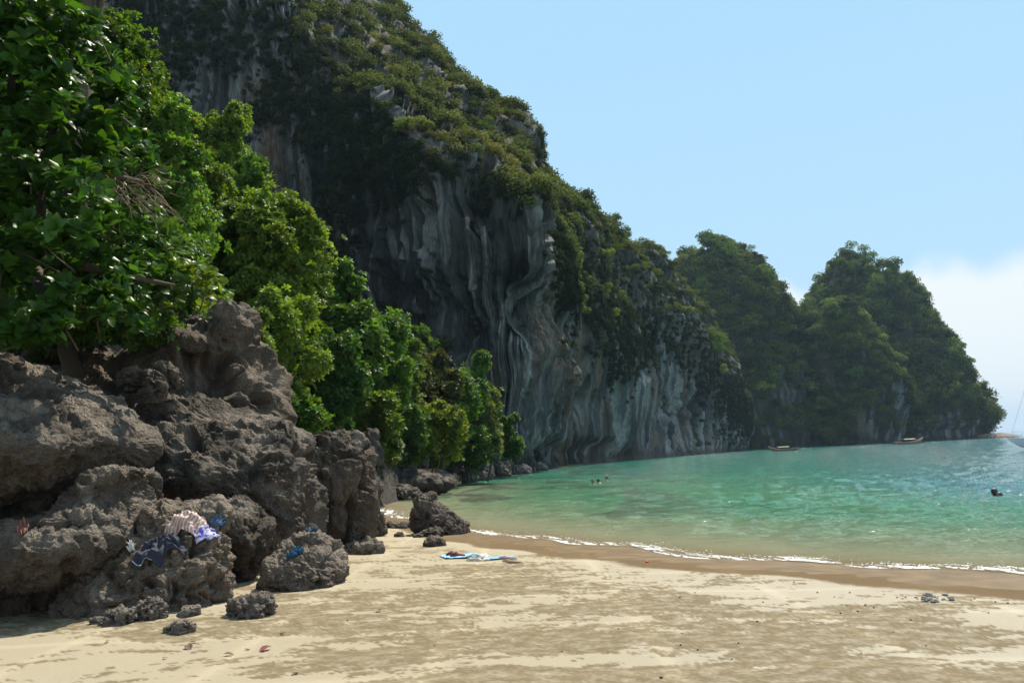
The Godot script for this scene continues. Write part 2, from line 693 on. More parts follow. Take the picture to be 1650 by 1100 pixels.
# knob: height of rounded barnacled lumps; pit: depth of sharp karst pits; big: large swells
func rough_rock(L: Dictionary, big: float, bigf: float, knob: float, knobf: float, pit: float, pitf: float, tone: Color, low := -9.0, seed_ := 0.0) -> ArrayMesh:
	var P: PackedVector3Array = L.P.duplicate()
	var N: PackedVector3Array = L.N
	var C := PackedColorArray()
	C.resize(P.size())
	var w: int = L.nu + 1
	var off := Vector3(seed_ * 3.7, seed_ * 1.3, seed_ * 2.1)
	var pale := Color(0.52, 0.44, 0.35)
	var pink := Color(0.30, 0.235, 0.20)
	for k in P.size():
		var src := k if k % w != w - 1 else k - w + 1     # the seam takes the first column's values
		var p: Vector3 = L.P[src]
		var n := N[src]
		var q := p + off
		var b := nf.get_noise_3dv(q * bigf)
		var disp := b * big
		var kk := 0.0
		if knob > 0.0:
			var q2 := q * knobf
			q2 += Vector3.ONE * 0.3 * ns.get_noise_3dv(q2 * 0.7)
			var f := (nc.get_noise_3dv(q2) + 1.0) / 0.75
			kk = sqrt(maxf(0.0, 1.0 - f * f))
			var f2 := (nc.get_noise_3dv(q2 * 2.3 + Vector3(4, 4, 4)) + 1.0) / 0.75
			disp += knob * (kk - 0.6 + 0.40 * sqrt(maxf(0.0, 1.0 - f2 * f2)))
		var pp := 0.0
		if pit > 0.0:
			var q3 := q * pitf
			q3.y *= 1.25
			q3 += Vector3.ONE * 0.5 * ns.get_noise_3dv(q3 * 0.5)
			pp = nc.get_noise_3dv(q3) + 1.0
			var p2 := nc.get_noise_3dv(q3 * 2.7 + Vector3(7, 1, 3)) + 1.0
			var mask := 0.55 + 0.9 * nf.get_noise_3dv(q * 1.7 + Vector3(3, 3, 3))
			disp += pit * mask * (1.5 * (pp - 0.5) + 0.75 * (p2 - 0.5) + 0.6 * nr.get_noise_3dv(q3 * 0.8))
		var cr := nr.get_noise_3dv(q * bigf * 0.55 + Vector3(2, 8, 4))
		disp -= (0.9 * big + 0.05) * sstep(0.55, 0.85, cr)
		P[k] = p + n * disp
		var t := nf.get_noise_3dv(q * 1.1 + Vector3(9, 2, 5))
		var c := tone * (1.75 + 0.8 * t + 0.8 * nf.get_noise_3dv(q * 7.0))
		c = mixc(c, pale, clampf(0.75 * n.y + 0.1, 0.0, 0.75) * sstep(-0.2, 0.3, t + 0.4 * ns.get_noise_3dv(q * 4.0)))  # pale weathering on upward faces, strengthened to paint in sunlit tops
		if p.y < low:
			c = mixc(c, pink, 0.6 * sstep(low, low - 0.5, p.y + 0.2 * t))
		c.a = 1.0
		C[k] = c
	L.D = P
	return grid_mesh(P, L.nu, L.nv, C)

func settle(called: String, mesh: Mesh, m: Material, label: String, category := "rock", group := "") -> MeshInstance3D:
	var o := obj(called, mesh, m)
	tag(o, label, category, group)
	return o

# a stone standing on the sand: px centre, py base, width and height in px of the photograph
func stone(called: String, px: float, py: float, w: float, h: float, knobby: float, label: String, group := "", flat := 0.9, tone := Color(0.20, 0.165, 0.135), where := -1.0) -> MeshInstance3D:
	var b := on_sand(px, py) if where < 0.0 else at(px, py, where)
	var d := -(cam_t.affine_inverse() * b).z
	var rw := w * 0.5 / FPX * d
	var rh := h / FPX * d
	var sd := px * 0.013 + py * 0.007
	var rows := []
	var big := w > 34.0
	var zf := rw * flat
	for r in [[1.0, 0.45], [0.85, 0.78], [0.6, 0.95], [0.3, 1.0], [0.05, 0.97], [-0.2, 0.85]]:
		rows.append([py - h * r[0], px - w * 0.5 * r[1] + w * 0.06 * sin(sd * 9.0 + r[0] * 3.0), px + w * 0.5 * r[1] + w * 0.06 * sin(sd * 5.0 + r[0] * 4.0), zf * (1.0 - r[1]), zf * (1.0 + r[1])])
	var L := loft(rows, d, 72 if big else 30, 44 if big else 18, 2.2)
	var f := 1.0 / maxf(rw, 0.02)
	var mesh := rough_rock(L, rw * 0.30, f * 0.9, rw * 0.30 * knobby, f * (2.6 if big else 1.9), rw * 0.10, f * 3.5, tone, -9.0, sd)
	return settle(called, mesh, M.rock, label, "rock", group)

var clothes_rock := {}
var weed_rock := {}
var ledge_rock := {}
func build_rocks() -> void:
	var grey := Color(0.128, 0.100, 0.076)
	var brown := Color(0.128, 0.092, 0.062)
	# the overhanging boulder at the left edge
	var t := thing("overhanging_boulder", "huge grey pitted boulder with a wave-cut notch at the left edge of the beach", "rock", Vector3.ZERO)
	var L := loft([[556, -210, -60, 1.5, 3.8], [568, -215, 25, 1.25, 4.0], [592, -220, 90, 0.95, 4.0], [625, -220, 140, 0.55, 3.9], [660, -220, 178, 0.15, 3.7], [690, -220, 203, -0.15, 3.6], [712, -220, 208, -0.3, 3.5], [735, -220, 200, -0.32, 3.4], [760, -215, 172, -0.15, 3.2], [785, -210, 142, 0.15, 3.0], [800, -200, 148, 0.7, 3.0], [850, -200, 145, 0.95, 3.0]], 8.9, 300, 190, 2.9)
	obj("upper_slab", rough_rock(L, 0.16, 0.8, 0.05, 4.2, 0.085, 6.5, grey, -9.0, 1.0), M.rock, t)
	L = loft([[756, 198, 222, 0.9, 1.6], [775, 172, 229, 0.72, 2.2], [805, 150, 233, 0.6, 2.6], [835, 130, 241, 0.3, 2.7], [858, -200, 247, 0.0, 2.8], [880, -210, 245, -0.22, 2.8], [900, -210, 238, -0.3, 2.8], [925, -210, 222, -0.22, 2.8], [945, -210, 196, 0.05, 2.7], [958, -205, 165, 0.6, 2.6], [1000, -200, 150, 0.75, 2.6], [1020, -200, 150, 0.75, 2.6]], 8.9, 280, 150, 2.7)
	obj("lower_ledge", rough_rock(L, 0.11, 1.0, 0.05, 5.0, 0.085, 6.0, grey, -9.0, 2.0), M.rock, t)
	ledge_rock = L
	# the rock wall that the big-leaved tree hangs over
	L = loft([[488, 345, 376, 1.6, 2.4], [505, 322, 391, 1.2, 3.2], [530, 285, 400, 0.9, 4.0], [552, 180, 407, 0.7, 4.5], [580, -160, 424, 0.45, 4.8], [615, -160, 446, 0.2, 5.0], [645, -160, 457, 0.0, 5.0], [690, -160, 455, 0.0, 5.0], [760, -160, 440, 0.15, 5.0], [880, -160, 430, 0.2, 5.0]], 14.4, 300, 170, 2.9)
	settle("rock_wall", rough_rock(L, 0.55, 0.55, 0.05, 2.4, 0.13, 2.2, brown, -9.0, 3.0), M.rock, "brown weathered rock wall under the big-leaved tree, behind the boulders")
	# the middle boulder with the dark hollow under its left side
	L = loft([[634, 212, 300, 1.5, 2.6], [650, 204, 352, 1.1, 3.0], [676, 200, 428, 0.7, 3.2], [698, 198, 478, 0.3, 3.2], [725, 200, 497, -0.05, 3.2], [752, 218, 503, -0.3, 3.2], [772, 258, 506, -0.36, 3.1], [790, 318, 509, -0.3, 3.0], [806, 358, 511, -0.22, 2.8], [845, 362, 513, -0.15, 2.6], [875, 368, 513, -0.05, 2.4], [905, 374, 508, 0.1, 2.3]], 12.9, 280, 170, 2.6)
	settle("hollow_boulder", rough_rock(L, 0.22, 0.8, 0.055, 4.0, 0.12, 4.6, grey * 0.68, 0.9, 4.0), M.rock, "large dark boulder with a black hollow under its left side, behind the clothes rock")  # base tone darkened to carry the shade on its face
	L = loft([[703, 512, 556, 0.1, 0.7], [710, 498, 578, -0.15, 1.1], [730, 489, 596, -0.4, 1.3], [765, 489, 604, -0.55, 1.4], [805, 495, 609, -0.58, 1.4], [840, 502, 611, -0.5, 1.3], [868, 512, 606, -0.35, 1.2], [890, 522, 598, -0.2, 1.1]], 15.9, 200, 130, 2.5)
	settle("upright_boulder", rough_rock(L, 0.18, 0.9, 0.06, 5.0, 0.085, 4.2, brown * 0.72, 0.75, 5.0), M.rock, "tall rounded dark boulder standing nearest the water, right end of the boulder row")  # darker tone paints in the shade on its front
	L = loft([[814, 272, 338, 0.35, 0.8], [828, 252, 358, 0.15, 1.0], [858, 236, 366, 0.0, 1.1], [888, 206, 370, -0.18, 1.15], [918, 166, 372, -0.34, 1.2], [948, 147, 373, -0.44, 1.2], [975, 142, 370, -0.48, 1.15], [1002, 144, 358, -0.45, 1.1]], 9.85, 240, 150, 2.4)
	clothes_rock = L
	settle("clothes_rock", rough_rock(L, 0.14, 1.6, 0.13, 5.2, 0.03, 10.0, Color(0.20, 0.150, 0.108), 0.75, 6.0), M.rock, "knobbly barnacled brown rock with clothes drying on it")  # tone raised to paint in the light it catches
	L = loft([[808, 366, 402, 0.2, 0.7], [818, 352, 420, 0.0, 0.9], [845, 346, 438, -0.18, 1.0], [872, 350, 441, -0.2, 1.0], [895, 362, 434, -0.05, 0.9], [915, 374, 424, 0.1, 0.8], [940, 378, 420, 0.12, 0.8]], 11.7, 130, 90, 2.3)
	settle("undercut_rock", rough_rock(L, 0.12, 1.5, 0.05, 6.5, 0.05, 6.0, brown * 0.65, 0.6, 7.0), M.rock, "dark rock with an undercut foot, just right of the clothes rock")  # tone lowered to paint in the shade it stands in
	L = loft([[866, 490, 516, 0.3, 0.7], [876, 468, 530, 0.1, 0.9], [892, 458, 546, -0.08, 1.0], [908, 448, 558, -0.22, 1.1], [924, 442, 565, -0.3, 1.1], [940, 440, 563, -0.3, 1.1], [956, 446, 556, -0.25, 1.0]], 11.15, 190, 110, 2.5)
	weed_rock = L
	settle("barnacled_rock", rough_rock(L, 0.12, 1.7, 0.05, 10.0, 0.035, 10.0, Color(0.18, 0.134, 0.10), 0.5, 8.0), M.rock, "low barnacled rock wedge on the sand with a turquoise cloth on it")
	# stones on the sand
	stone("block_stone", 420, 987, 64, 30, 1.2, "knobbly block of stone lying alone on the sand in front")
	stone("small_stone", 312, 1011, 32, 18, 1.2, "small knobbly stone, the larger of two on the sand before the clothes rock")
	stone("small_stone", 290, 1009, 12, 10, 0.8, "smallest stone beside a knobbly one on the sand before the clothes rock")
	stone("foot_stone", 212, 998, 46, 23, 0.8, "rounded stone at the left foot of the clothes rock")
	stone("foot_stone", 182, 996, 26, 9, 0.6, "thin flat stone at the far left foot of the clothes rock")
	stone("foot_stone", 262, 990, 44, 30, 1.0, "pinkish lump stone at the middle foot of the clothes rock")
	stone("foot_stone", 322, 985, 32, 15, 0.8, "oval stone at the right foot of the clothes rock")
	stone("foot_stone", 296, 975, 34, 34, 1.0, "knobbly stone leaning on the front of the clothes rock")
	stone("foot_stone", 366, 959, 28, 16, 0.8, "flat pink stone behind the right foot of the clothes rock")
	stone("round_stone", 408, 928, 24, 24, 0.9, "round pale stone in the gap under the undercut rock")
	stone("flat_stone", 588, 890, 56, 18, 1.1, "long flat stone at the foot of the upright boulder")
	stone("flat_stone", 556, 884, 40, 8, 0.7, "low dark slab left of the long flat stone, by the upright boulder")
	stone("foot_lump", 606, 862, 34, 44, 1.2, "reddish lump at the right foot of the upright boulder")
	stone("rubble_stone", 262, 618, 44, 36, 0.5, "angular stone lodged between the boulders and the rock wall", "", 0.9, grey, 13.6)
	stone("rubble_stone", 243, 640, 38, 44, 0.5, "upright splinter of stone on top of the hollow boulder", "", 0.9, grey, 13.2)
	stone("rubble_stone", 212, 622, 50, 30, 0.5, "dark stone in the gap behind the overhanging boulder", "", 0.9, grey, 13.4)
	# by the water
	var L2 := loft([[798, 682, 700, 0.1, 0.5], [806, 675, 704, 0.0, 0.6], [818, 672, 714, -0.15, 0.7], [832, 671, 728, -0.25, 0.8], [845, 671, 746, -0.32, 0.9], [858, 674, 750, -0.3, 0.9], [866, 676, 748, -0.3, 0.9]], 19.8, 150, 100, 2.3)
	settle("pyramid_rock", rough_rock(L2, 0.09, 1.5, 0.10, 5.5, 0.05, 6.0, Color(0.115, 0.082, 0.066), -9.0, 9.0), M.rock, "dark pyramid-shaped rock at the water's edge")
	var dk := Color(0.115, 0.088, 0.07)
	stone("shore_stone", 745, 857, 26, 20, 1.0, "lump of rock at the right foot of the pyramid-shaped rock", "", 0.9, dk)
	stone("shore_stone", 700, 863, 30, 13, 1.0, "low knobbly rock in front of the pyramid-shaped rock", "", 0.9, dk)
	stone("shore_stone", 725, 860, 40, 8, 0.8, "flat wet slab before the pyramid-shaped rock", "", 0.9, dk)
	stone("shore_stone", 702, 877, 28, 14, 1.1, "small pointed rock on the wet sand, nearest the blue mats", "", 0.9, dk)
	stone("shore_stone", 716, 876, 10, 7, 0.7, "pebble-sized stone beside the small pointed rock near the blue mats", "", 0.9, dk)
	stone("shore_stone", 648, 863, 14, 8, 0.7, "small stone on the wet sand left of the pyramid-shaped rock", "", 0.9, dk)
	stone("shore_stone", 677, 864, 14, 6, 0.7, "small flat stone close before the pyramid-shaped rock", "", 0.9, dk)
	for q in [[632, 849, 30, 8], [655, 850, 34, 9]]:
		stone("reef_stone", q[0], q[1], q[2], q[3], 0.8, "strip of low brown reef stone behind the wet sand, left of the pyramid-shaped rock", "low reef stones left of the pyramid-shaped rock", 0.9, dk)
	L2 = loft([[758, 652, 690, 0.6, 2.2], [762, 638, 712, 0.2, 2.6], [770, 632, 728, -0.3, 2.8], [780, 631, 735, -0.6, 2.8], [789, 633, 731, -0.5, 2.7], [797, 640, 715, -0.1, 2.4], [806, 642, 712, 0.0, 2.2]], 43.0, 150, 70, 2.5)
	settle("table_rock", rough_rock(L2, 0.16, 0.6, 0.10, 2.2, 0.10, 2.2, dk * 0.7, -9.0, 10.0), M.rock, "long flat-topped dark rock standing in the shallows")
	stone("dark_stone", 657, 806, 44, 21, 0.9, "black rounded rock in the shallows in front of the flat-topped rock", "", 0.9, dk * 0.8)
	# the scree between the trees and the water
	var spots := [[612, 768, 34, 26, 40.0], [640, 752, 40, 26, 46.0], [668, 748, 44, 22, 50.0], [700, 750, 36, 20, 54.0], [728, 756, 40, 18, 58.0], [752, 764, 34, 14, 62.0], [745, 774, 44, 11, 62.0], [775, 766, 40, 16, 68.0], [770, 772, 34, 9, 66.0], [800, 766, 46, 14, 74.0], [795, 757, 50, 20, 76.0], [812, 768, 24, 9, 76.0], [838, 765, 34, 13, 82.0], [600, 740, 34, 40, 34.0], [620, 735, 30, 30, 40.0], [655, 735, 36, 24, 50.0], [690, 738, 36, 20, 56.0], [720, 742, 34, 18, 60.0], [757, 748, 50, 16, 66.0], [866, 758, 30, 10, 96.0]]
	for q in spots:
		stone("scree_rock", q[0], q[1], q[2], q[3] * 1.2, 0.4, "dark angular rock on the slope between the trees and the water", "rocks of the dark scree below the trees", 1.0, Color(0.125, 0.105, 0.09) * rng.randf_range(0.8, 1.4), q[4])

# =================================================================== cliffs
var far_places := []
var far_cols := PackedColorArray()
var tree_spots := []

func keyed(keys: Array, n: int) -> PackedVector3Array:
	var out := PackedVector3Array()
	for i in n + 1:
		var t := float(i) / n * (keys.size() - 1)
		out.append(Vector3(lerp_keys(keys, 0, t), lerp_keys(keys, 1, t), lerp_keys(keys, 2, t)))
	return out

func as_world(list: Array) -> Array:
	var out := []
	for q in list:
		var p := at(q[0], q[1], q[2])
		if q.size() > 3:
			p.y = q[3]
		out.append([p.x, p.y, p.z])
	return out

func karst(P: PackedVector3Array, N: PackedVector3Array, nu: int, nv: int, face: PackedFloat32Array, caves: Array, seed_: float, row: int) -> Array:
	# flutes, hanging curtains of dripstone with ragged lower edges, ledges and hollows
	var Q := P.duplicate()
	var C := PackedColorArray()
	C.resize(P.size())
	var w := nu + 1
	var along := PackedFloat32Array([0.0])
	for i in nu:
		along.append(along[i] + P[row * w + i].distance_to(P[row * w + i + 1]))
	for k in P.size():
		var p := P[k]
		var n := N[k]
		var f := face[k]                       # 1 on bare rock, 0 on the wooded slopes
		var u := along[k % w] + 0.35 * ns.get_noise_2d(p.y * 0.12, along[k % w] * 0.15)
		var gap := along[mini(k % w + 1, nu)] - along[mini(k % w + 1, nu) - 1]
		var w2 := 1.0 - sstep(0.22, 0.45, gap)
		var w3 := 1.0 - sstep(0.10, 0.22, gap)
		var big := nf.get_noise_3d(p.x * 0.028 + seed_, p.y * 0.018, p.z * 0.028)
		var disp := big * 2.8 + 1.0 * nf.get_noise_3d(p.x * 0.09, p.y * 0.05 + seed_, p.z * 0.09)
		var streak := ns.get_noise_2d(u * lerpf(0.28, 0.62, 1.0 - sstep(0.4, 0.8, gap)) + seed_, p.y * 0.035) if gap < 0.4 else ns.get_noise_2d(u * 0.30 + seed_, p.y * 0.03)
		var streak2 := w2 * ns.get_noise_2d(u * 1.5, p.y * 0.06 + seed_)
		var streak3 := w3 * ns.get_noise_2d(u * 3.1, p.y * 0.13 + seed_)
		var flute := nr.get_noise_2d(u * 0.2, p.y * 0.018 + seed_)
		var curtain := 0.0
		if f > 0.05:
			disp += f * f * (0.6 * flute + 0.75 * (0.35 - absf(streak)) + w2 * 0.8 * (0.35 - absf(streak2)) + w3 * 0.30 * (0.35 - absf(streak3)))
			var zone := nf.get_noise_3d(p.x * 0.05 + 40.0, p.y * 0.03, p.z * 0.05)
			var ph := p.y / 15.0 + 1.1 * nf.get_noise_3d(p.x * 0.045, seed_, p.z * 0.045) + 0.22 * streak + 0.16 * streak2
			var saw := ph - floorf(ph)         # 0 just above an edge, rising with height
			curtain = sstep(0.0, 0.06, saw) * (1.0 - saw)
			disp += f * curtain * 3.0 * sstep(-0.25, 0.3, zone) * sstep(-165.0, -135.0, p.z) * sstep(6.0, 16.0, p.y)
		disp += (1.0 - f) * (3.2 * nf.get_noise_3d(p.x * 0.055, p.y * 0.06, p.z * 0.055 + seed_) + 1.4 * nf.get_noise_3d(p.x * 0.16, p.y * 0.16, p.z * 0.16))
		for c in caves:
			var to: Vector3 = p - c[0]
			var sight: Vector3 = c[4]
			var deep_ := to.dot(sight)
			if absf(deep_) > 26.0:
				continue
			to -= sight * deep_
			to.y /= c[3]
			if to.length() < c[1] * 1.6:
				disp -= 0.55 * c[2] * sstep(1.3, 0.5, to.length() / c[1] + 0.3 * streak + 0.3 * nf.get_noise_3d(p.x * 0.2, p.y * 0.2, p.z * 0.2))
		Q[k] = p + n * disp
		# colour: blue-grey limestone, pale drip streaks, ochre stains, black algae
		var col := Color(0.125, 0.13, 0.13)
		var pale := Color(0.39, 0.40, 0.39)
		col = mixc(col, pale, sstep(0.05, 0.5, streak + 0.6 * streak2 + 0.5 * streak3 + 0.45 * big))
		col = mixc(col, Color(0.26, 0.17, 0.105), 0.8 * sstep(0.05, 0.4, nf.get_noise_3d(p.x * 0.06 + 9.0, p.y * 0.02, p.z * 0.06 + seed_) + 0.2 * streak2))
		col = mixc(col, Color(0.045, 0.047, 0.045), 0.9 * sstep(0.0, 0.36, nf.get_noise_3d(p.x * 0.11 - 20.0, p.y * 0.022, p.z * 0.11) - 0.3 * streak - 0.25 * streak3))
		if p.y < 2.5:                          # the band that the tide darkens
			col = mixc(col, Color(0.05, 0.045, 0.04), 0.8 * sstep(2.6, 1.0, p.y + streak))
		col = mixc(Color(0.05, 0.06, 0.03), col, f)
		col.a = 1.0
		C[k] = col
	return [Q, C]

func sow(Q: PackedVector3Array, nu: int, nv: int, count: int, green: Callable, lo: float, hi: float, top_rows: int) -> void:
	# shrubs on a wooded surface; green(p, n) says how thick they stand there
	var N := grid_normals(Q, nu, nv, false)
	var w := nu + 1
	for q in count:
		var i := rng.randi_range(1, nu - 1)
		var j := rng.randi_range(1, nv - 1)
		var p := Q[j * w + i]
		var n := N[j * w + i]
		if p.y < 1.5 or px_of(p).x < 105.0:
			continue
		var g: Array = green.call(p, n)
		if j < top_rows:
			g[0] = maxf(g[0], 0.9 * sstep(-0.5, -0.1, nf.get_noise_3d(p.x * 0.08, p.y * 0.08, p.z * 0.08)))
		if rng.randf() > g[0]:
			continue
		var s: float = lerpf(lo, hi, pow(rng.randf(), 1.8)) * g[1]
		var up := (n * 0.6 + Vector3.UP).normalized()
		var b := Basis(Quaternion(Vector3.UP, up)) * Basis(Vector3.UP, rng.randf() * TAU)
		b = b.scaled(Vector3(s, s * rng.randf_range(0.7, 1.15), s))
		far_places.append(Transform3D(b, p + n * s * 0.15))
		var c: Color = g[2]
		c = c * rng.randf_range(0.65, 1.35)
		far_cols.append(Color(c.r, c.g, c.b, 1.0))

func sheet(called: String, lines: Array, nu: int, splits: Array, face_rows: Array, caves: Array, seed_: float) -> Dictionary:
	# lines from the back over the ridge down to the foot; splits[k]: rows between line k and k + 1
	var L := []
	for l in lines:
		L.append(keyed(l, nu))
	var P := PackedVector3Array()
	var face := PackedFloat32Array()
	var nv := 0
	for k in lines.size() - 1:
		var steps: int = splits[k]
		nv += steps
		for s in steps + (1 if k == lines.size() - 2 else 0):
			var t := float(s) / steps
			for i in nu + 1:
				var a: Vector3 = L[maxi(k - 1, 0)][i]
				var b: Vector3 = L[k][i]
				var c: Vector3 = L[k + 1][i]
				var d: Vector3 = L[mini(k + 2, lines.size() - 1)][i]
				var m := b.lerp(c, t)
				var cr := b.cubic_interpolate(c, a, d, t)
				P.append(m.lerp(cr, 0.5))
				face.append(lerpf(face_rows[k], face_rows[k + 1], t))
	var N := grid_normals(P, nu, nv, false)
	var out := karst(P, N, nu, nv, face, caves, seed_, int(nv * 0.7))
	struct(obj(called, grid_mesh(out[0], nu, nv, out[1]), M.cliff))
	return {"P": out[0], "nu": nu, "nv": nv}

func mass(called: String, rows: Array, d: float, nu: int, nv: int, bare: float, seed_: float) -> Dictionary:
	var L := loft(rows, d, nu, nv, 2.2)
	var face := PackedFloat32Array()
	face.resize(L.P.size())
	for k in face.size():
		var p: Vector3 = L.P[k]
		var nn: Vector3 = L.N[k]
		face[k] = clampf(bare + 1.2 * nf.get_noise_3d(p.x * 0.02, p.y * 0.03, p.z * 0.02 + seed_) - 1.2 * nn.y, 0.0, 1.0) * (1.0 - 0.75 * sstep(12.0, 45.0, p.y))
	var w := nu + 1
	var Pp: PackedVector3Array = L.P
	var out := karst(Pp, L.N, nu, nv, face, [], seed_, int(nv * 0.8))
	var Q: PackedVector3Array = out[0]
	for j in nv + 1:
		Q[j * w + nu] = Q[j * w]
	struct(obj(called, grid_mesh(Q, nu, nv, out[1]), M.cliff))
	return {"P": Q, "nu": nu, "nv": nv}

func build_cliffs() -> void:
	var foot := as_world([[-150, 800, 95, -3], [100, 800, 100, -3], [300, 800, 104, -3], [500, 790, 100, -3], [650, 780, 95, -3], [780, 770, 86, -3], [832, 765, 84, -3], [880, 757, 105, -3], [905, 752, 118, -3], [1000, 744, 150, -3], [1100, 735, 212, -3], [1180, 728, 264, -3], [1205, 727, 300, -3]])
	# the face leans out over its foot a little
	var tall := [95.0, 92.0, 75.0, 60.0, 46.0, 33.0, 29.0, 29.0, 28.0, 30.0, 35.0, 24.0, 9.0]
	var low := []
	var brk := []
	for k in foot.size():
		var f0: Array = foot[maxi(k - 1, 0)]
		var f1: Array = foot[mini(k + 1, foot.size() - 1)]
		var t := Vector3(f1[0] - f0[0], 0, f1[2] - f0[2]).normalized()
		var out := Vector3(-t.z, 0, t.x)
		if out.dot(Vector3(-foot[k][0], 0, -foot[k][2])) < 0.0:
			out = -out
		low.append([foot[k][0] + out.x * 1.6, tall[k] * 0.42, foot[k][2] + out.z * 1.6])
		brk.append([foot[k][0] + out.x * 3.4, tall[k], foot[k][2] + out.z * 3.4])
	var ridge := as_world([[-150, -800, 150], [100, -700, 160], [300, -480, 168], [450, -230, 172], [620, 2, 168], [720, 108, 158], [808, 190, 148], [865, 282, 148], [903, 315, 150], [990, 370, 180], [1060, 425, 232], [1128, 492, 276], [1136, 520, 306]])
	var back := []
	for q in ridge:
		back.append([q[0] - 25.0, q[1] - 12.0, q[2] - 45.0])
	var caves := []
	for c in [[768, 325, 104, 1.7, 6.0, 2.2], [842, 495, 104, 2.6, 6.5, 1.6], [700, 520, 98, 3.2, 5.0, 1.5], [762, 560, 96, 2.4, 4.5, 1.8], [690, 340, 104, 1.2, 3.5, 2.6], [900, 520, 112, 1.5, 4.0, 2.4], [640, 470, 100, 1.4, 3.5, 2.0], [940, 640, 125, 1.8, 4.0, 2.2], [1098, 600, 214, 7.0, 6.0, 2.2], [1112, 690, 222, 6.0, 6.0, 1.6], [980, 738, 138, 5.0, 5.0, 0.6], [1045, 560, 186, 5.0, 4.0, 1.4], [890, 735, 112, 4.0, 3.0, 0.6]]:
		caves.append([at(c[0], c[1], c[2]), c[3], c[4], c[5], (at(c[0], c[1], c[2]) - cam_t.origin).normalized()])
	var S := sheet("cliff", [back, ridge, brk, low, foot], 860, [6, 80, 180, 90], [0.0, 0.0, 0.6, 1.0, 1.0], caves, 0.0)
	var B := mass("rear_hill", [[404, 1140, 1185, 25, 70], [414, 1080, 1206, 18, 90], [435, 1045, 1224, 12, 110], [480, 1030, 1253, 6, 120], [520, 1025, 1270, 3, 120], [580, 1025, 1283, 0, 120], [650, 1040, 1292, -2, 120], [700, 1060, 1296, -4, 120], [735, 1060, 1300, -4, 120]], 322.0, 330, 150, 0.35, 20.0)
	var H := mass("headland", [[432, 1346, 1362, 45, 90], [444, 1332, 1406, 36, 110], [458, 1318, 1442, 28, 120], [480, 1298, 1453, 22, 130], [520, 1272, 1466, 16, 140], [560, 1264, 1481, 11, 150], [600, 1256, 1498, 7, 150], [640, 1248, 1516, 3, 150], [672, 1244, 1532, 0, 150], [688, 1244, 1538, 0, 150], [698, 1244, 1531, 3, 150], [720, 1244, 1530, 3, 150]], 352.0, 460, 190, 0.4, 40.0)
	var Sp := mass("headland_spur", [[516, 1288, 1346, 14, 60], [530, 1276, 1372, 9, 60], [560, 1270, 1398, 5, 60], [600, 1268, 1424, 2, 60], [640, 1262, 1444, 0, 60], [690, 1258, 1432, -2, 60], [726, 1256, 1420, -2, 60]], 318.0, 240, 120, 0.45, 60.0)
	var shelf := loft([[699, 1582, 1606, 3, 14], [702, 1572, 1620, 0, 18], [706, 1570, 1624, -2, 20], [710, 1572, 1622, -2, 20]], 345.0, 90, 30, 2.4)
	struct(obj("rock_shelf", rough_rock(shelf, 0.8, 0.1, 0.0, 1.0, 0.4, 0.5, Color(0.24, 0.18, 0.14)), M.cliff))
	# ---- plants. Where they grow: thick on what slopes, in patches on what is steep
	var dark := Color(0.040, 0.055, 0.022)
	var sunlit_green := Color(0.12, 0.145, 0.035)
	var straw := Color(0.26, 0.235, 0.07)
	var cliff_green := func(p: Vector3, n: Vector3) -> Array:
		var s := px_of(p)
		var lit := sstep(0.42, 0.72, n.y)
		var g := 0.5 * sstep(0.22, 0.5, nf.get_noise_3d(p.x * 0.03 + 70.0, p.y * 0.03, p.z * 0.03) + 0.6 * n.y)
		for c in [[520, 330, 70, 220], [700, 90, 150, 110], [560, 160, 120, 120], [640, 300, 50, 90], [700, 570, 75, 85], [760, 620, 60, 60], [520, 500, 70, 120], [950, 500, 60, 70], [1020, 620, 50, 60], [1010, 560, 40, 60], [230, 60, 110, 120], [400, 60, 120, 70], [560, 60, 160, 110], [450, 180, 70, 70], [610, 200, 130, 90], [740, 230, 60, 60], [870, 700, 60, 50], [950, 435, 90, 95], [1050, 485, 90, 75], [1130, 570, 45, 110], [1180, 655, 40, 60], [1000, 560, 60, 60]]:
			var dd := Vector2((s.x - c[0]) / c[2], (s.y - c[1]) / c[3]).length()
			g = maxf(g, 0.95 * sstep(1.15, 0.7, dd + 0.25 * nf.get_noise_3d(p.x * 0.08, p.y * 0.08, p.z * 0.08)))
		g = maxf(g, lit)
		for c in [[455, 290, 60, 100], [690, 420, 110, 130], [800, 470, 110, 160], [775, 350, 75, 90], [880, 620, 110, 140], [1060, 655, 70, 75], [990, 700, 120, 50]]:   # bare faces
			var dd := Vector2((s.x - c[0]) / c[2], (s.y - c[1]) / c[3]).length()
			g *= 0.04 + 0.96 * sstep(0.75, 1.1, dd + 0.2 * nf.get_noise_3d(p.x * 0.1, p.y * 0.1, p.z * 0.1))
		var grass := sstep(0.0, 0.35, nf.get_noise_3d(p.x * 0.06, p.y * 0.06 + 5.0, p.z * 0.06)) * lit * sstep(900.0, 840.0, s.x)
		return [g, 0.55 + 0.6 * lit - 0.5 * grass, (dark * 0.8).lerp(sunlit_green, lit * 0.9).lerp(straw, grass * 0.7)]  # colour brightens on gentle slopes to paint their sunlit look; straw marks grass
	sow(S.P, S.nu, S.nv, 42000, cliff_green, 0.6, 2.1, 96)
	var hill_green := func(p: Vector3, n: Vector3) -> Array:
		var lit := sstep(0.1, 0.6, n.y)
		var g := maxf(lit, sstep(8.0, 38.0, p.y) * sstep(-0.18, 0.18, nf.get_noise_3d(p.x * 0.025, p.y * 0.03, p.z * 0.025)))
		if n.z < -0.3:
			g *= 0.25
		return [g, 0.9 + 0.4 * rng.randf(), dark.lerp(sunlit_green, lit * 0.8 + 0.15 * rng.randf())]  # greener and brighter on upward ground, sunlight painted into the plant colour
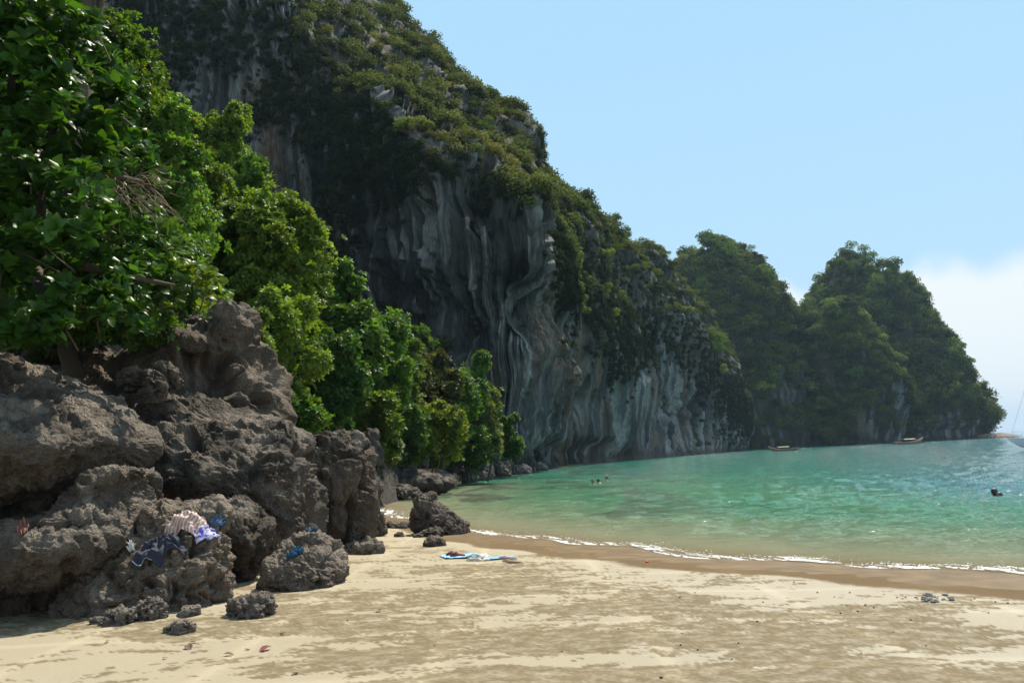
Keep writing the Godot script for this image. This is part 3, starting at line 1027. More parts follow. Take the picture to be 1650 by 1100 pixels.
	sow(B.P, B.nu, B.nv, 11000, hill_green, 1.4, 4.0, 0)
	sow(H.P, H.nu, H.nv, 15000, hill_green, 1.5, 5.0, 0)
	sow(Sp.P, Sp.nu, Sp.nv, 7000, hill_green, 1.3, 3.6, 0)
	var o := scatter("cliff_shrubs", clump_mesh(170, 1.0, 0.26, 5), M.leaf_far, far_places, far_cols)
	tag(o, "dark green scrub clinging to the cliff ledges and the steep hills", "shrubs")
	o.set_meta("kind", "stuff")
	# ---- trees that stand out: along the crests and on the shoulders
	var protos := []
	for k in 6:
		protos.append(far_tree(k))
	var used := [false, false, false, false, false, false]
	var plant := func(p: Vector3, size: float, label: String, group: String, pick: int) -> void:
		var k := pick if pick >= 0 else rng.randi_range(0, 5)
		var sc := Vector3(size, size * rng.randf_range(0.9, 1.2), size)
		if not used[k]:
			used[k] = true
			var o2: Node3D = protos[k]
			o2.position = p
			o2.scale = sc
			o2.rotation.y = rng.randf() * TAU
			tag(o2, label, "tree", group)
		else:
			dup(protos[k], p, rng.randf() * TAU, sc, label, group)
	var zones := [
		[S, 60, "main cliff", 1.3, 2.6, 0.30], [B, 50, "rear hill", 3.6, 6.4, 0.2], [H, 100, "headland", 3.8, 7.4, 0.12], [Sp, 46, "headland spur", 3.4, 6.2, 0.12]]
	for z in zones:
		var G: Dictionary = z[0]
		var N := grid_normals(G.P, G.nu, G.nv, false)
		var w: int = G.nu + 1
		var got := 0
		var tries := 0
		while got < z[1] and tries < 6000:
			tries += 1
			var i := rng.randi_range(2, G.nu - 2)
			var j := rng.randi_range(2, G.nv - 2)
			var p: Vector3 = G.P[j * w + i]
			var n := N[j * w + i]
			var s := px_of(p)
			if z[2] == "main cliff" and (j > 92 or s.x < 640):
				continue
			if n.y < z[5] or p.y < 8.0 or s.x < 120 or s.x > 1640 or s.y < -20 or (z[2] == "main cliff" and s.x < 850 and rng.randf() < 0.6) or (n.z < -0.35 and n.y < 0.5):
				continue
			got += 1
			var pick := rng.randi_range(0, 5)
			var top: float = [240.0, 405.0, 435.0, 520.0][zones.find(z)]
			var high: float = (s.y - top) / ([330.0, 320.0, 270.0, 200.0][zones.find(z)])
			var x0: float = [640.0, 1040.0, 1250.0, 1260.0][zones.find(z)]
			var across: float = (s.x - x0) / ([500.0, 240.0, 360.0, 180.0][zones.find(z)])
			var lab := "%s tree %s on the %s, %s of it" % [["round grey-green", "low broad yellowish", "tall narrow green", "round dark", "low wide olive", "tall dense green"][pick], "near the crest" if high < 0.25 else "just under the shoulder" if high < 0.5 else "halfway down" if high < 0.75 else "low down", z[2], "far left" if across < 0.2 else "left" if across < 0.4 else "middle" if across < 0.6 else "right" if across < 0.8 else "far right"]
			plant.call(p - Vector3(0, 0.3, 0), rng.randf_range(z[3], z[4]), lab, "trees on the %s" % z[2], pick)
	# single crowns that show against the sky
	for q in [[1345, 436, 366, 4.6], [1362, 436, 366, 4.2], [1378, 440, 368, 4.2], [1405, 442, 372, 4.0], [1432, 450, 372, 3.6], [1462, 452, 372, 3.4]]:
		plant.call(at(q[0], q[1] + 8, q[2]), q[3], "spreading tree on the flat crest of the headland, against the sky", "trees along the headland's crest", 2)
	for q in [[1072, 412, 345], [1100, 418, 345], [1165, 414, 350], [1190, 420, 350]]:
		plant.call(at(q[0], q[1] + 6, q[2]), 3.8, "leafy tree on top of the rear hill, against the sky", "trees along the rear hill's crest", -1)
	for q in [[935, 350, 160], [962, 358, 170], [985, 370, 178], [1012, 380, 195], [1022, 390, 200], [1050, 415, 225], [905, 325, 152], [1095, 462, 250], [1120, 485, 268], [1132, 505, 280]]:
		plant.call(at(q[0], q[1] + 14, q[2]), 2.2 if q[2] < 210 else 3.0, "dark bushy tree on the right shoulder of the main cliff, against the sky", "trees on the shoulder of the main cliff", -1)
	var NS := grid_normals(S.P, S.nu, S.nv, false)
	var planted := 0
	while planted < 34:
		var i := rng.randi_range(2, S.nu - 3)
		var j := rng.randi_range(60, 190)
		var p: Vector3 = S.P[j * (S.nu + 1) + i]
		var q := px_of(p)
		if Vector2((q.x - 985.0) / 110.0, (q.y - 440.0) / 100.0).length() > 1.0 and Vector2((q.x - 1120.0) / 70.0, (q.y - 540.0) / 90.0).length() > 1.0:
			continue
		planted += 1
		plant.call(p + NS[j * (S.nu + 1) + i] * 0.6, rng.randf_range(1.7, 2.9) * (1.0 if q.x < 1040.0 else 1.4), "leaning green tree growing out of the steep right shoulder of the main cliff", "trees on the steep right shoulder of the main cliff", rng.randi_range(0, 5))
	for k in 6:
		if not used[k]:
			protos[k].queue_free()

func clump_mesh(n: int, r: float, leaf: float, seed_: int, flat := 0.8) -> ArrayMesh:
	# many small bent leaf-sprays through a rounded volume
	var g := RandomNumberGenerator.new()
	g.seed = seed_
	var st := start()
	for k in n:
		var dir := Vector3(g.randfn(), g.randfn() * 0.8 + 0.35, g.randfn()).normalized()
		var p := dir * r * pow(g.randf(), 0.4) * (0.82 + 0.3 * ns.get_noise_3dv(dir * 1.6 + Vector3.ONE * seed_))
		p.y = p.y * flat + 0.15 * r
		spray(st, p, (dir + Vector3.UP * 0.7 + Vector3(g.randfn(), g.randfn(), g.randfn()) * 0.7).normalized(), leaf * g.randf_range(0.6, 1.3), g, Color.WHITE * g.randf_range(0.7, 1.2))
	st.set_smooth_group(-1)
	st.generate_normals()
	return st.commit()

func spray(st: SurfaceTool, p: Vector3, n: Vector3, s: float, g: RandomNumberGenerator, c: Color) -> void:
	# a bent, pointed leaf of four triangles whose face looks along n
	var u := n.cross(Vector3(g.randfn(), g.randfn(), g.randfn())).normalized()
	var v := n.cross(u)
	c.a = 1.0
	st.set_color(c)
	var a := p - u * s * 0.5
	var b := p + u * s * 0.5 - n * s * 0.15
	var m := p + n * s * 0.10
	var l := m + v * s * 0.30 - n * s * 0.12
	var r := m - v * s * 0.30 - n * s * 0.12
	for q in [a, l, m, m, l, b, a, m, r, m, b, r]:
		st.add_vertex(q)

func far_tree(k: int) -> Node3D:
	# one unit tall and wide or so; trunk from the root, crown of lobes
	var t := thing("cliff_tree", "", "tree", Vector3.ZERO)
	var g := RandomNumberGenerator.new()
	g.seed = 100 + k
	var st := start()
	var tall: float = [1.0, 0.75, 1.35, 1.1, 0.8, 1.5][k]
	tube(st, [Vector3(0, -0.5, 0), Vector3(0.05, tall * 0.5, 0.02), Vector3(0.0, tall * 1.0, 0.05)], [0.07, 0.05, 0.02], 6)
	var lobes := []
	for q in 7:
		var a := g.randf() * TAU
		var rr := g.randf_range(0.2, 0.62)
		lobes.append([Vector3(cos(a) * rr, tall * g.randf_range(0.65, 1.2), sin(a) * rr), g.randf_range(0.32, 0.5)])
		tube(st, [Vector3(0.03, tall * 0.45, 0.02), lobes[-1][0]], [0.03, 0.01], 5)
	obj("trunk", done(st), M.bark, t)
	var sc := start()
	var hue: Color = [Color(0.13, 0.155, 0.05), Color(0.20, 0.23, 0.055), Color(0.10, 0.14, 0.04), Color(0.05, 0.065, 0.025), Color(0.22, 0.22, 0.075), Color(0.13, 0.19, 0.04)][k]
	for l in lobes:
		for q in 130:
			var dir := Vector3(g.randfn(), g.randfn() * 0.7 + 0.3, g.randfn()).normalized()
			var p: Vector3 = l[0] + dir * l[1] * pow(g.randf(), 0.35) * Vector3(1, 0.7, 1)
			spray(sc, p, (dir + Vector3.UP * 0.6 + Vector3(g.randfn(), g.randfn(), g.randfn()) * 0.6).normalized(), g.randf_range(0.10, 0.20), g, hue * g.randf_range(0.65, 1.35))
	sc.set_smooth_group(-1)
	sc.generate_normals()
	obj("crown", sc.commit(), M.leaf_far, t)
	return t

# =================================================================== the wooded slope at the left
func build_hillside() -> void:
	var low := as_world([[-260, 760, 15, 0.0], [100, 720, 16.5, 0.0], [300, 720, 18, 0.0], [450, 720, 20, 0.0], [520, 730, 23, 0.0], [600, 750, 32, -0.2], [680, 775, 47, -0.4], [760, 780, 63, -0.6], [835, 770, 82, -1.0]])
	var mid := as_world([[-260, 420, 20], [100, 430, 20], [300, 560, 21.5], [440, 640, 25], [520, 690, 30], [610, 718, 40], [690, 740, 54], [770, 752, 69], [838, 760, 85]])
	var top := as_world([[-260, 60, 34], [100, 160, 34], [300, 360, 37], [420, 500, 46], [520, 590, 55], [620, 650, 65], [700, 690, 74], [785, 730, 84], [842, 757, 90]])
	var back := as_world([[-260, -200, 104], [100, -20, 108], [300, 230, 110], [480, 420, 108], [600, 520, 102], [690, 600, 97], [770, 680, 92], [815, 730, 90], [850, 762, 96]])
	var L := []
	for l in [back, top, mid, low]:
		L.append(keyed(l, 200))
	var P := PackedVector3Array()
	var C := PackedColorArray()
	var nv := 0
	var n := [24, 40, 50]
	for k in 3:
		nv += n[k]
		for s in n[k] + (1 if k == 2 else 0):
			for i in 201:
				var p: Vector3 = L[k][i].lerp(L[k + 1][i], float(s) / n[k])
				var amp := clampf(-p.z / 60.0, 0.25, 1.6)
				p.y += amp * (1.0 * nf.get_noise_3dv(p * 0.16) + 0.5 * nr.get_noise_3dv(p * 0.4) + 0.35 * ns.get_noise_3dv(p * 1.3))
				P.append(p)
				var t := nf.get_noise_3dv(p * 0.5)
				C.append(mixc(Color(0.085, 0.07, 0.055) * (1.0 + 0.5 * t), Color(0.045, 0.055, 0.025), sstep(1.5, 5.0, p.y + 2.0 * t)))
	struct(obj("hillside", grid_mesh(P, 200, nv, C), M.earth))
	# low plants under the trees
	var pl := []
	var cols := PackedColorArray()
	for q in 4200:
		var i := rng.randi_range(2, 198)
		var j := rng.randi_range(0, nv - 14)
		var p := P[j * 201 + i]
		if p.y < 1.6:
			continue
		var s := rng.randf_range(0.35, 0.9) * clampf(-p.z / 40.0, 0.7, 2.2)
		pl.append(Transform3D(Basis(Vector3.UP, rng.randf() * TAU).scaled(Vector3.ONE * s), p + Vector3(0, s * 0.25, 0)))
		cols.append(Color(0.05, 0.085, 0.022) * rng.randf_range(0.6, 1.4))
	var o := scatter("undergrowth", clump_mesh(150, 1.0, 0.2, 77), M.leaf_mid, pl, cols)
	tag(o, "dark green undergrowth covering the slope behind the beach trees", "undergrowth")
	o.set_meta("kind", "stuff")

# a sprig: a few leaves fanning from one point along +y
func sprig(n: int, leaf: float, wide: float, seed_: int) -> ArrayMesh:
	var g := RandomNumberGenerator.new()
	g.seed = seed_
	var st := start()
	for k in n:
		var a := TAU * (k * 0.382) + g.randf() * 0.6
		var tilt := g.randf_range(0.5, 1.35)
		var dir := Vector3(cos(a) * sin(tilt), cos(tilt), sin(a) * sin(tilt))
		leaf_into(st, dir * leaf * 0.2 + Vector3(0, -leaf * 0.25 * k / n, 0), dir, leaf * g.randf_range(0.75, 1.15), wide, g.randf_range(0.75, 1.2))
	st.generate_normals()
	return st.commit()

func leaf_into(st: SurfaceTool, p: Vector3, dir: Vector3, len_: float, wide: float, tint := 1.0, segs := 3) -> void:
	# a leaf with a keel along its midrib that droops towards the tip; broadest past the middle
	var side := dir.cross(Vector3.UP if absf(dir.y) < 0.95 else Vector3.RIGHT).normalized()
	var up := side.cross(dir)
	var rows := []
	for k in segs + 1:
		var t := float(k) / segs
		var w := wide * len_ * pow(sin(PI * clampf(pow(t, 1.7) * 0.92 + 0.035, 0.0, 1.0)), 0.75)
		var c := p + dir * len_ * t + up * len_ * (0.10 * sin(t * PI) - 0.16 * t * t)
		rows.append([c - side * w + up * w * 0.35, c, c + side * w + up * w * 0.35])
	st.set_color(Color(tint, tint, tint))
	for k in segs:
		var a: Array = rows[k]
		var b: Array = rows[k + 1]
		for q in [a[0], b[0], a[1], a[1], b[0], b[1], a[1], b[1], a[2], a[2], b[1], b[2]]:
			st.add_vertex(q)

# a tree whose crown fills the given patch of the view at its own distance
func tree(called: String, label: String, px: float, top: float, bot: float, w: float, d: float, sprigs: int, mesh: Mesh, m: Material, hue: Color, seed_: int, base := 0.0, lobes_n := 13, squash := 1.0) -> Node3D:
	var g := RandomNumberGenerator.new()
	g.seed = seed_
	var c := at(px, (top + bot) * 0.5, d)
	var rx := w * 0.5 / FPX * d
	var ry := (bot - top) * 0.5 / FPX * d
	var root := Vector3(c.x + g.randf_range(-0.2, 0.2) * rx, base if base > 0.0 else maxf(c.y - ry * 1.35, 0.3), c.z - 0.2 * rx)
	var t := thing(called, label, "tree", root)
	var cc := c - root
	var lobes := []
	for k in lobes_n * 3:
		var q := Vector3(g.randfn() * 0.50, g.randf_range(-0.85, 0.85), g.randfn() * 0.50)
		var lim := sqrt(maxf(0.12, 1.0 - q.y * q.y * 0.85))
		q.x = clampf(q.x, -0.84 * lim, 0.84 * lim)
		q.z = clampf(q.z, -0.72 * lim, 0.72 * lim)
		lobes.append([cc + Vector3(q.x * rx, q.y * ry, q.z * rx * squash), g.randf_range(0.32, 0.50) if k % 3 == 0 else g.randf_range(0.14, 0.30), g.randf_range(0.75, 1.25)])
	var st := start()
	var fork := cc * Vector3(0.6, 0.55, 0.6)
	var tr := clampf(rx * 0.06, 0.05, 0.17)
	tube(st, [Vector3(0, -0.6, 0), fork * 0.5 + Vector3(g.randfn() * 0.1 * rx, 0, 0), fork, cc + Vector3(0, ry * 0.3, 0)], [tr * 1.3, tr, tr * 0.8, tr * 0.3], 8)
	obj("trunk", done(st), M.bark, t)
	for l in lobes.slice(0, 6):
		var sb := start()
		tube(sb, [fork * 0.9, fork.lerp(l[0], 0.5) + Vector3(0, 0.1 * ry, 0), l[0]], [tr * 0.5, tr * 0.35, tr * 0.12], 6)
		obj("branch", done(sb), M.bark, t)
	var pl := []
	var cols := PackedColorArray()
	var mr := minf(rx, ry) * 1.0
	for k in int(sprigs * 2.3):
		var l: Array = lobes[k % lobes.size()]
		var dir := Vector3(g.randfn(), g.randfn() * 0.85 + 0.25, g.randfn()).normalized()
		var rad: float = l[1] * pow(g.randf(), 0.36) * (1.0 if g.randf() < 0.85 else g.randf_range(1.0, 1.45)) * (0.85 + 0.4 * ns.get_noise_3dv(dir * 1.8 + l[0]))
		var p: Vector3 = l[0] + dir * Vector3(rx, lerpf(ry, mr, 0.6), rx) * rad
		var face := (dir * 0.8 + Vector3.UP * 0.55 + Vector3(g.randfn(), g.randfn(), g.randfn()) * 0.5).normalized()
		var b := Basis(Quaternion(Vector3.UP, face)) * Basis(Vector3.UP, g.randf() * TAU)
		pl.append(Transform3D(b.scaled(Vector3.ONE * g.randf_range(0.75, 1.25)), p))
		var cl: Color = hue * (l[2] * g.randf_range(0.75, 1.3))
		if g.randf() < 0.03:
			cl = cl.lerp(Color(0.22, 0.20, 0.03), 0.6)
		cols.append(Color(cl.r, cl.g, cl.b, 1.0))
	var o := scatter("crown", mesh, m, pl, cols, t)
	o.set_meta("kind", "stuff")
	return t

func build_trees() -> void:
	var s20 := sprig(9, 0.145, 0.26, 1)
	var s16 := sprig(9, 0.12, 0.24, 2)
	var s30 := sprig(9, 0.21, 0.24, 3)
	var s40 := sprig(9, 0.28, 0.22, 4)
	var deep := Color(0.085, 0.165, 0.03)
	var lime := Color(0.155, 0.24, 0.042)
	var blue := Color(0.055, 0.125, 0.035)
	var m: Material = M.leaf_mid
	tree("slope_tree", "tall narrow light green crown standing above the others against the cliff", 358, 168, 320, 86, 34.0, 1500, s20, m, lime * 0.9, 1)
	tree("slope_tree", "big rounded lime green tree right above the rock wall's edge", 432, 318, 520, 178, 24.0, 3400, s20, m, lime, 2, 0.0, 18)
	tree("slope_tree", "lime green lower tree hanging over the right end of the rock wall", 452, 470, 690, 130, 21.0, 2400, s16, m, lime * 1.05, 3, 0.0, 15)
	tree("slope_tree", "mid green tree between the big lime tree and the cliff", 540, 428, 560, 84, 36.0, 1500, s30, m, deep * 1.1, 4)
	tree("slope_tree", "dark glossy tree directly behind the upright boulder", 530, 552, 716, 104, 26.0, 2300, s20, M.leaf_near, blue, 5, 0.0, 14)
	tree("slope_tree", "broad green tree right of the dark glossy tree, reaching towards the cliff", 610, 512, 650, 118, 40.0, 2000, s30, m, deep * 1.25, 6)
	tree("slope_tree", "low green bush-like tree in front of the broad green tree", 605, 640, 738, 84, 36.0, 1300, s30, m, lime * 0.75, 7)
	tree("slope_tree", "brownish green tree in the middle of the far tree group", 690, 562, 690, 92, 50.0, 1500, s40, m, Color(0.075, 0.085, 0.03), 8)
	tree("slope_tree", "bright yellow-green tree low in the far tree group", 700, 636, 740, 90, 46.0, 1300, s30, m, Color(0.17, 0.22, 0.03), 9)
	tree("slope_tree", "dark dome-shaped tree at the right of the far tree group", 752, 570, 700, 92, 60.0, 1500, s40, m, deep, 10)
	tree("slope_tree", "pale feathery tree at the right end of the wood", 778, 628, 742, 60, 60.0, 900, s40, m, Color(0.16, 0.2, 0.08), 11)
	tree("slope_tree", "little dark tree farthest right at the foot of the cliff", 822, 668, 738, 36, 72.0, 500, s40, m, deep * 0.9, 12)
	tree("slope_tree", "small yellowish bush over the scree by the water", 690, 728, 756, 40, 52.0, 260, s30, m, Color(0.17, 0.2, 0.03), 13)
	tree("slope_tree", "dark green tree in the hollow behind the far tree group", 655, 530, 640, 80, 58.0, 1000, s40, m, deep * 0.8, 14)
	tree("slope_tree", "bluish green tree just above the dark glossy tree", 500, 520, 620, 100, 32.0, 1500, s30, m, deep, 15)
	tree("slope_tree", "vine-covered tree close behind the big-leaved tree", 270, 165, 420, 140, 19.0, 2800, s16, m, deep * 1.4, 16, 0.0, 16)
	tree("slope_tree", "light green tree at the top left behind the big-leaved tree", 215, 88, 240, 110, 22.0, 2000, s16, m, lime * 0.85, 17, 0.0, 14)
	tree("slope_tree", "shaded tree between the vine-covered tree and the big lime tree", 345, 270, 500, 130, 25.0, 2400, s20, m, lime * 0.75, 18, 0.0, 14)
	tree("slope_tree", "dark tree behind the left part of the big-leaved tree", 60, -40, 420, 330, 18.0, 4200, s20, m, deep * 0.9, 19, 0.0, 22)
	tree("slope_tree", "shade tree rising above the picture over the big-leaved tree, upper left corner", 150, -760, -90, 560, 16.6, 3600, s20, m, deep, 31, 1.5, 24)
	tree("slope_tree", "dark thicket over the rock wall under the big-leaved tree", 90, 330, 560, 420, 14.5, 3400, s16, m, deep * 0.9, 20, 0.0, 22, 0.5)
	tree("slope_tree", "green bush over the rim of the rock wall beside the lime trees", 400, 500, 600, 80, 19.0, 900, s16, m, lime * 0.9, 21)
	tree("slope_tree", "low shaded bush behind the upright boulder's top", 470, 640, 720, 90, 20.0, 900, s16, m, deep * 1.2, 22)
	tree("slope_tree", "leafy tree filling the slope left of the big lime tree's top", 300, 330, 500, 110, 30.0, 1700, s20, m, lime * 0.8, 25)
	tree("slope_tree", "green tree between the tall narrow crown and the big lime tree", 385, 250, 400, 90, 31.0, 1300, s20, m, deep * 1.2, 26)
	tree("slope_tree", "dense dark green tree on the bank below the green tree by the cliff", 565, 500, 640, 110, 34.0, 1800, s30, m, deep, 27)
	tree("slope_tree", "light green tree at the upper edge of the far tree group", 645, 545, 640, 76, 46.0, 1000, s30, m, lime * 0.75, 28)
	tree("slope_tree", "rounded green tree in the far group just left of the dome-shaped tree", 725, 600, 710, 80, 54.0, 1200, s40, m, deep * 1.2, 29)
	tree("slope_tree", "dark bush low between the glossy tree and the far tree group", 650, 660, 740, 70, 44.0, 900, s30, m, deep * 0.9, 23)
	tree("slope_tree", "dark bush at the water end of the wood above the rocks", 750, 690, 752, 70, 58.0, 700, s40, m, deep * 0.8, 24)

# the big-leaved tree that hangs over the boulders at the upper left
func build_near_tree() -> void:
	var g := RandomNumberGenerator.new()
	g.seed = 909
	var root := at(60, 420, 11.6)
	var t := thing("big_leaved_tree", "large tree with broad glossy leaves in rosettes hanging over the boulders, upper left", "tree", root)
	# limbs spread from the slope behind towards the light
	var tips := []
	var limbs := [[[60, 420, 11.6], [100, 320, 10.6], [150, 276, 9.8], [225, 292, 11.0], [262, 318, 11.8]], [[60, 420, 11.6], [70, 260, 10.6], [110, 130, 9.8], [120, 30, 9.5]], [[60, 420, 11.6], [10, 250, 10.4], [20, 100, 9.6], [10, -60, 9.4]], [[60, 420, 11.6], [140, 430, 10.4], [230, 450, 11.2], [330, 470, 12.6]], [[60, 420, 11.6], [60, 460, 10.2], [110, 490, 9.4], [200, 500, 10.6]], [[60, 420, 11.6], [-30, 380, 10.0], [-80, 300, 9.3]], [[100, 320, 10.6], [120, 390, 9.6], [180, 400, 10.4]], [[110, 200, 10.2], [170, 170, 9.7], [215, 205, 11.2]]]
	for l in limbs:
		var pts := []
		var rad := []
		for k in l.size():
			pts.append(at(l[k][0], l[k][1], l[k][2] + 0.45) - root)
			rad.append(lerpf(0.085, 0.018, float(k) / (l.size() - 1)))
		var st := start()
		tube(st, pts, rad, 8)
		obj("branch", done(st), M.bark, t)
	# rosettes fill the crown; its outline in the view is uneven
	var ros := []
	for k in 9:
		var st := start()
		for q in 9:
			var a := TAU * q * 0.382 + g.randf() * 0.4
			var tilt := g.randf_range(0.35, 1.25)
			leaf_into(st, Vector3.ZERO, Vector3(cos(a) * sin(tilt), cos(tilt), sin(a) * sin(tilt)), g.randf_range(0.15, 0.225), 0.27, g.randf_range(0.75, 1.2), 4)
		st.generate_normals()
		ros.append(st.commit())
	var single := []
	for k in 4:
		var st := start()
		leaf_into(st, Vector3.ZERO, Vector3(0, 0, -1), [0.18, 0.20, 0.22, 0.17][k], 0.27, [1.0, 0.85, 1.15, 0.95][k], 5)
		st.generate_normals()
		single.append(st.commit())
	var outline := PackedVector2Array([Vector2(-160, -520), Vector2(60, -520), Vector2(150, -300), Vector2(120, -120), Vector2(138, 20), Vector2(165, 70), Vector2(205, 120), Vector2(212, 190), Vector2(245, 250), Vector2(252, 300), Vector2(240, 330), Vector2(285, 390), Vector2(310, 430), Vector2(352, 455), Vector2(362, 488), Vector2(320, 505), Vector2(250, 500), Vector2(235, 530), Vector2(215, 545), Vector2(180, 520), Vector2(100, 535), Vector2(40, 545), Vector2(-160, 560)])
	var sets := [[], [], [], [], [], [], [], [], []]
	var cols := [PackedColorArray(), PackedColorArray(), PackedColorArray(), PackedColorArray(), PackedColorArray(), PackedColorArray(), PackedColorArray(), PackedColorArray(), PackedColorArray()]
	var leaf_mats := []
	for c in [Color(0.075, 0.165, 0.022), Color(0.05, 0.12, 0.017), Color(0.11, 0.20, 0.028), Color(0.04, 0.10, 0.016)]:
		var lm: StandardMaterial3D = M.leaf_near.duplicate()
		lm.albedo_color = c.linear_to_srgb()
		leaf_mats.append(lm)
	var singles := 0
	var made := 0
	var tries := 0
	while made < 2000 and tries < 30000:
		tries += 1
		var s := Vector2(g.randf_range(-150, 365), g.randf_range(-500, 560))
		if not Geometry2D.is_point_in_polygon(s, outline):
			continue
		# gaps where the dark inside shows
		var gap := nf.get_noise_2d(s.x * 0.010 + 3.0, s.y * 0.010)
		var front := g.randf() < 0.62
		if front and gap < 0.05:
			continue
		var d := (9.15 + 0.7 * nf.get_noise_2d(s.x * 0.006, s.y * 0.006 + 40.0) + g.randf_range(-0.15, 0.5)) if front else g.randf_range(9.6, 11.2)
		d += 3.2 * sstep(110.0, 300.0, s.x)
		if s.y < 0.0:
			d = minf(d, 9.5)
		var p := at(s.x, s.y, d) - root
		var face := Vector3(0.35 + g.randfn() * 0.45, 0.75 + g.randfn() * 0.3, 0.45 + g.randfn() * 0.45).normalized()
		var b := Basis(Quaternion(Vector3.UP, face)) * Basis(Vector3.UP, g.randf() * TAU)
		made += 1
		if front and singles < 285 and g.randf() < 0.12 and s.x > 0.0 and s.y > 0.0:
			# a rosette whose leaves are told apart one by one
			for q in 8:
				var a := TAU * q * 0.382 + g.randf() * 0.4
				var tilt := g.randf_range(0.1, 0.7)
				var lb := b * Basis(Vector3.UP, a) * Basis(Vector3.RIGHT, tilt)
				var o := MeshInstance3D.new()
				o.mesh = single[q % 4]
				o.material_override = leaf_mats[g.randi() % 4]
				o.name = "leaf" if singles == 0 else "leaf_%03d" % singles
				o.transform = Transform3D(lb, p)
				t.add_child(o, true)
				singles += 1
			continue
		var k := made % 9
		sets[k].append(Transform3D(b.scaled(Vector3.ONE * g.randf_range(0.8, 1.2)), p))
		var yellow := sstep(230.0, 340.0, s.x)  # right-hand tips painted brighter, as leaves in the sun
		var c := Color(0.048, 0.120, 0.017).lerp(Color(0.15, 0.22, 0.03), yellow) * g.randf_range(0.6, 1.35)
		cols[k].append(Color(c.r, c.g, c.b, 1.0))
	for k in 9:
		var o := scatter("foliage" if k == 0 else "foliage_%03d" % k, ros[k], M.leaf_near, sets[k], cols[k], t)
		o.set_meta("kind", "stuff")
	# dry twigs hanging where the branch broke
	var tw1 := start()
	for k in 150:
		var ss := sets[k % 9] as Array
		var e: Vector3 = (ss[g.randi() % ss.size()] as Transform3D).origin
		var dir := Vector3(-0.5 + g.randfn() * 0.5, -0.5 + g.randfn() * 0.4, -0.5).normalized()
		var l := g.randf_range(0.3, 0.8)
		tube(tw1, [e, e + dir * l * 0.5 + Vector3(g.randfn(), g.randfn(), 0) * 0.04, e + dir * l], [0.004, 0.008, 0.012], 4)
	var o3 := obj("twigs", done(tw1), M.bark, t)
	o3.set_meta("kind", "stuff")
	var st2 := start()
	for k in 90:
		var a := at(g.randf_range(150, 250), g.randf_range(275, 330), g.randf_range(10.3, 11.2)) - root
		var dir := Vector3(g.randf_range(0.1, 1.0), g.randf_range(-0.9, 0.2), g.randfn() * 0.5).normalized()
		var l := g.randf_range(0.2, 0.6)
		tube(st2, [a, a + dir * l * 0.5 + Vector3(0, 0.04, 0), a + dir * l], [0.008, 0.006, 0.002], 4)
	var tw := obj("dry_twigs", done(st2), mat(0.9, srgb(0.16, 0.115, 0.075), false), t)
	tw.set_meta("kind", "stuff")

# =================================================================== boats
func hull_mesh(length: float, beam: float, free: float, bow: float, stern: float, draft: float) -> ArrayMesh:
	# x along the boat, bow at +x
	var P := PackedVector3Array()
	var nu := 16
	var nv := 40
	for j in nv + 1:
		var t := float(j) / nv
		var x := (t - 0.5) * length
		var w := beam * 0.5 * pow(sin(PI * clampf(0.12 + t * 0.88, 0.0, 1.0)), 0.7) * (1.0 - 0.98 * pow(t, 9.0))
		var sheer := free + stern * pow(1.0 - t, 4.0) + bow * pow(t, 5.0)
		var keel := -draft + (sheer + draft) * 0.85 * pow(t, 8.0)
		x += 0.06 * length * pow(t, 6.0)
		for i in nu + 1:
			var a := lerpf(-1.0, 1.0, float(i) / nu)
			var f := pow(absf(a), 2.6)
			P.append(Vector3(x, lerpf(keel, sheer, f), w * signf(a) * pow(absf(a), 0.55)))
	return grid_mesh(P, nu, nv)

func box(st: SurfaceTool, lo: Vector3, hi: Vector3) -> void:
	var m := BoxMesh.new()
	m.size = hi - lo
	st.append_from(m, 0, Transform3D(Basis(), (lo + hi) * 0.5))

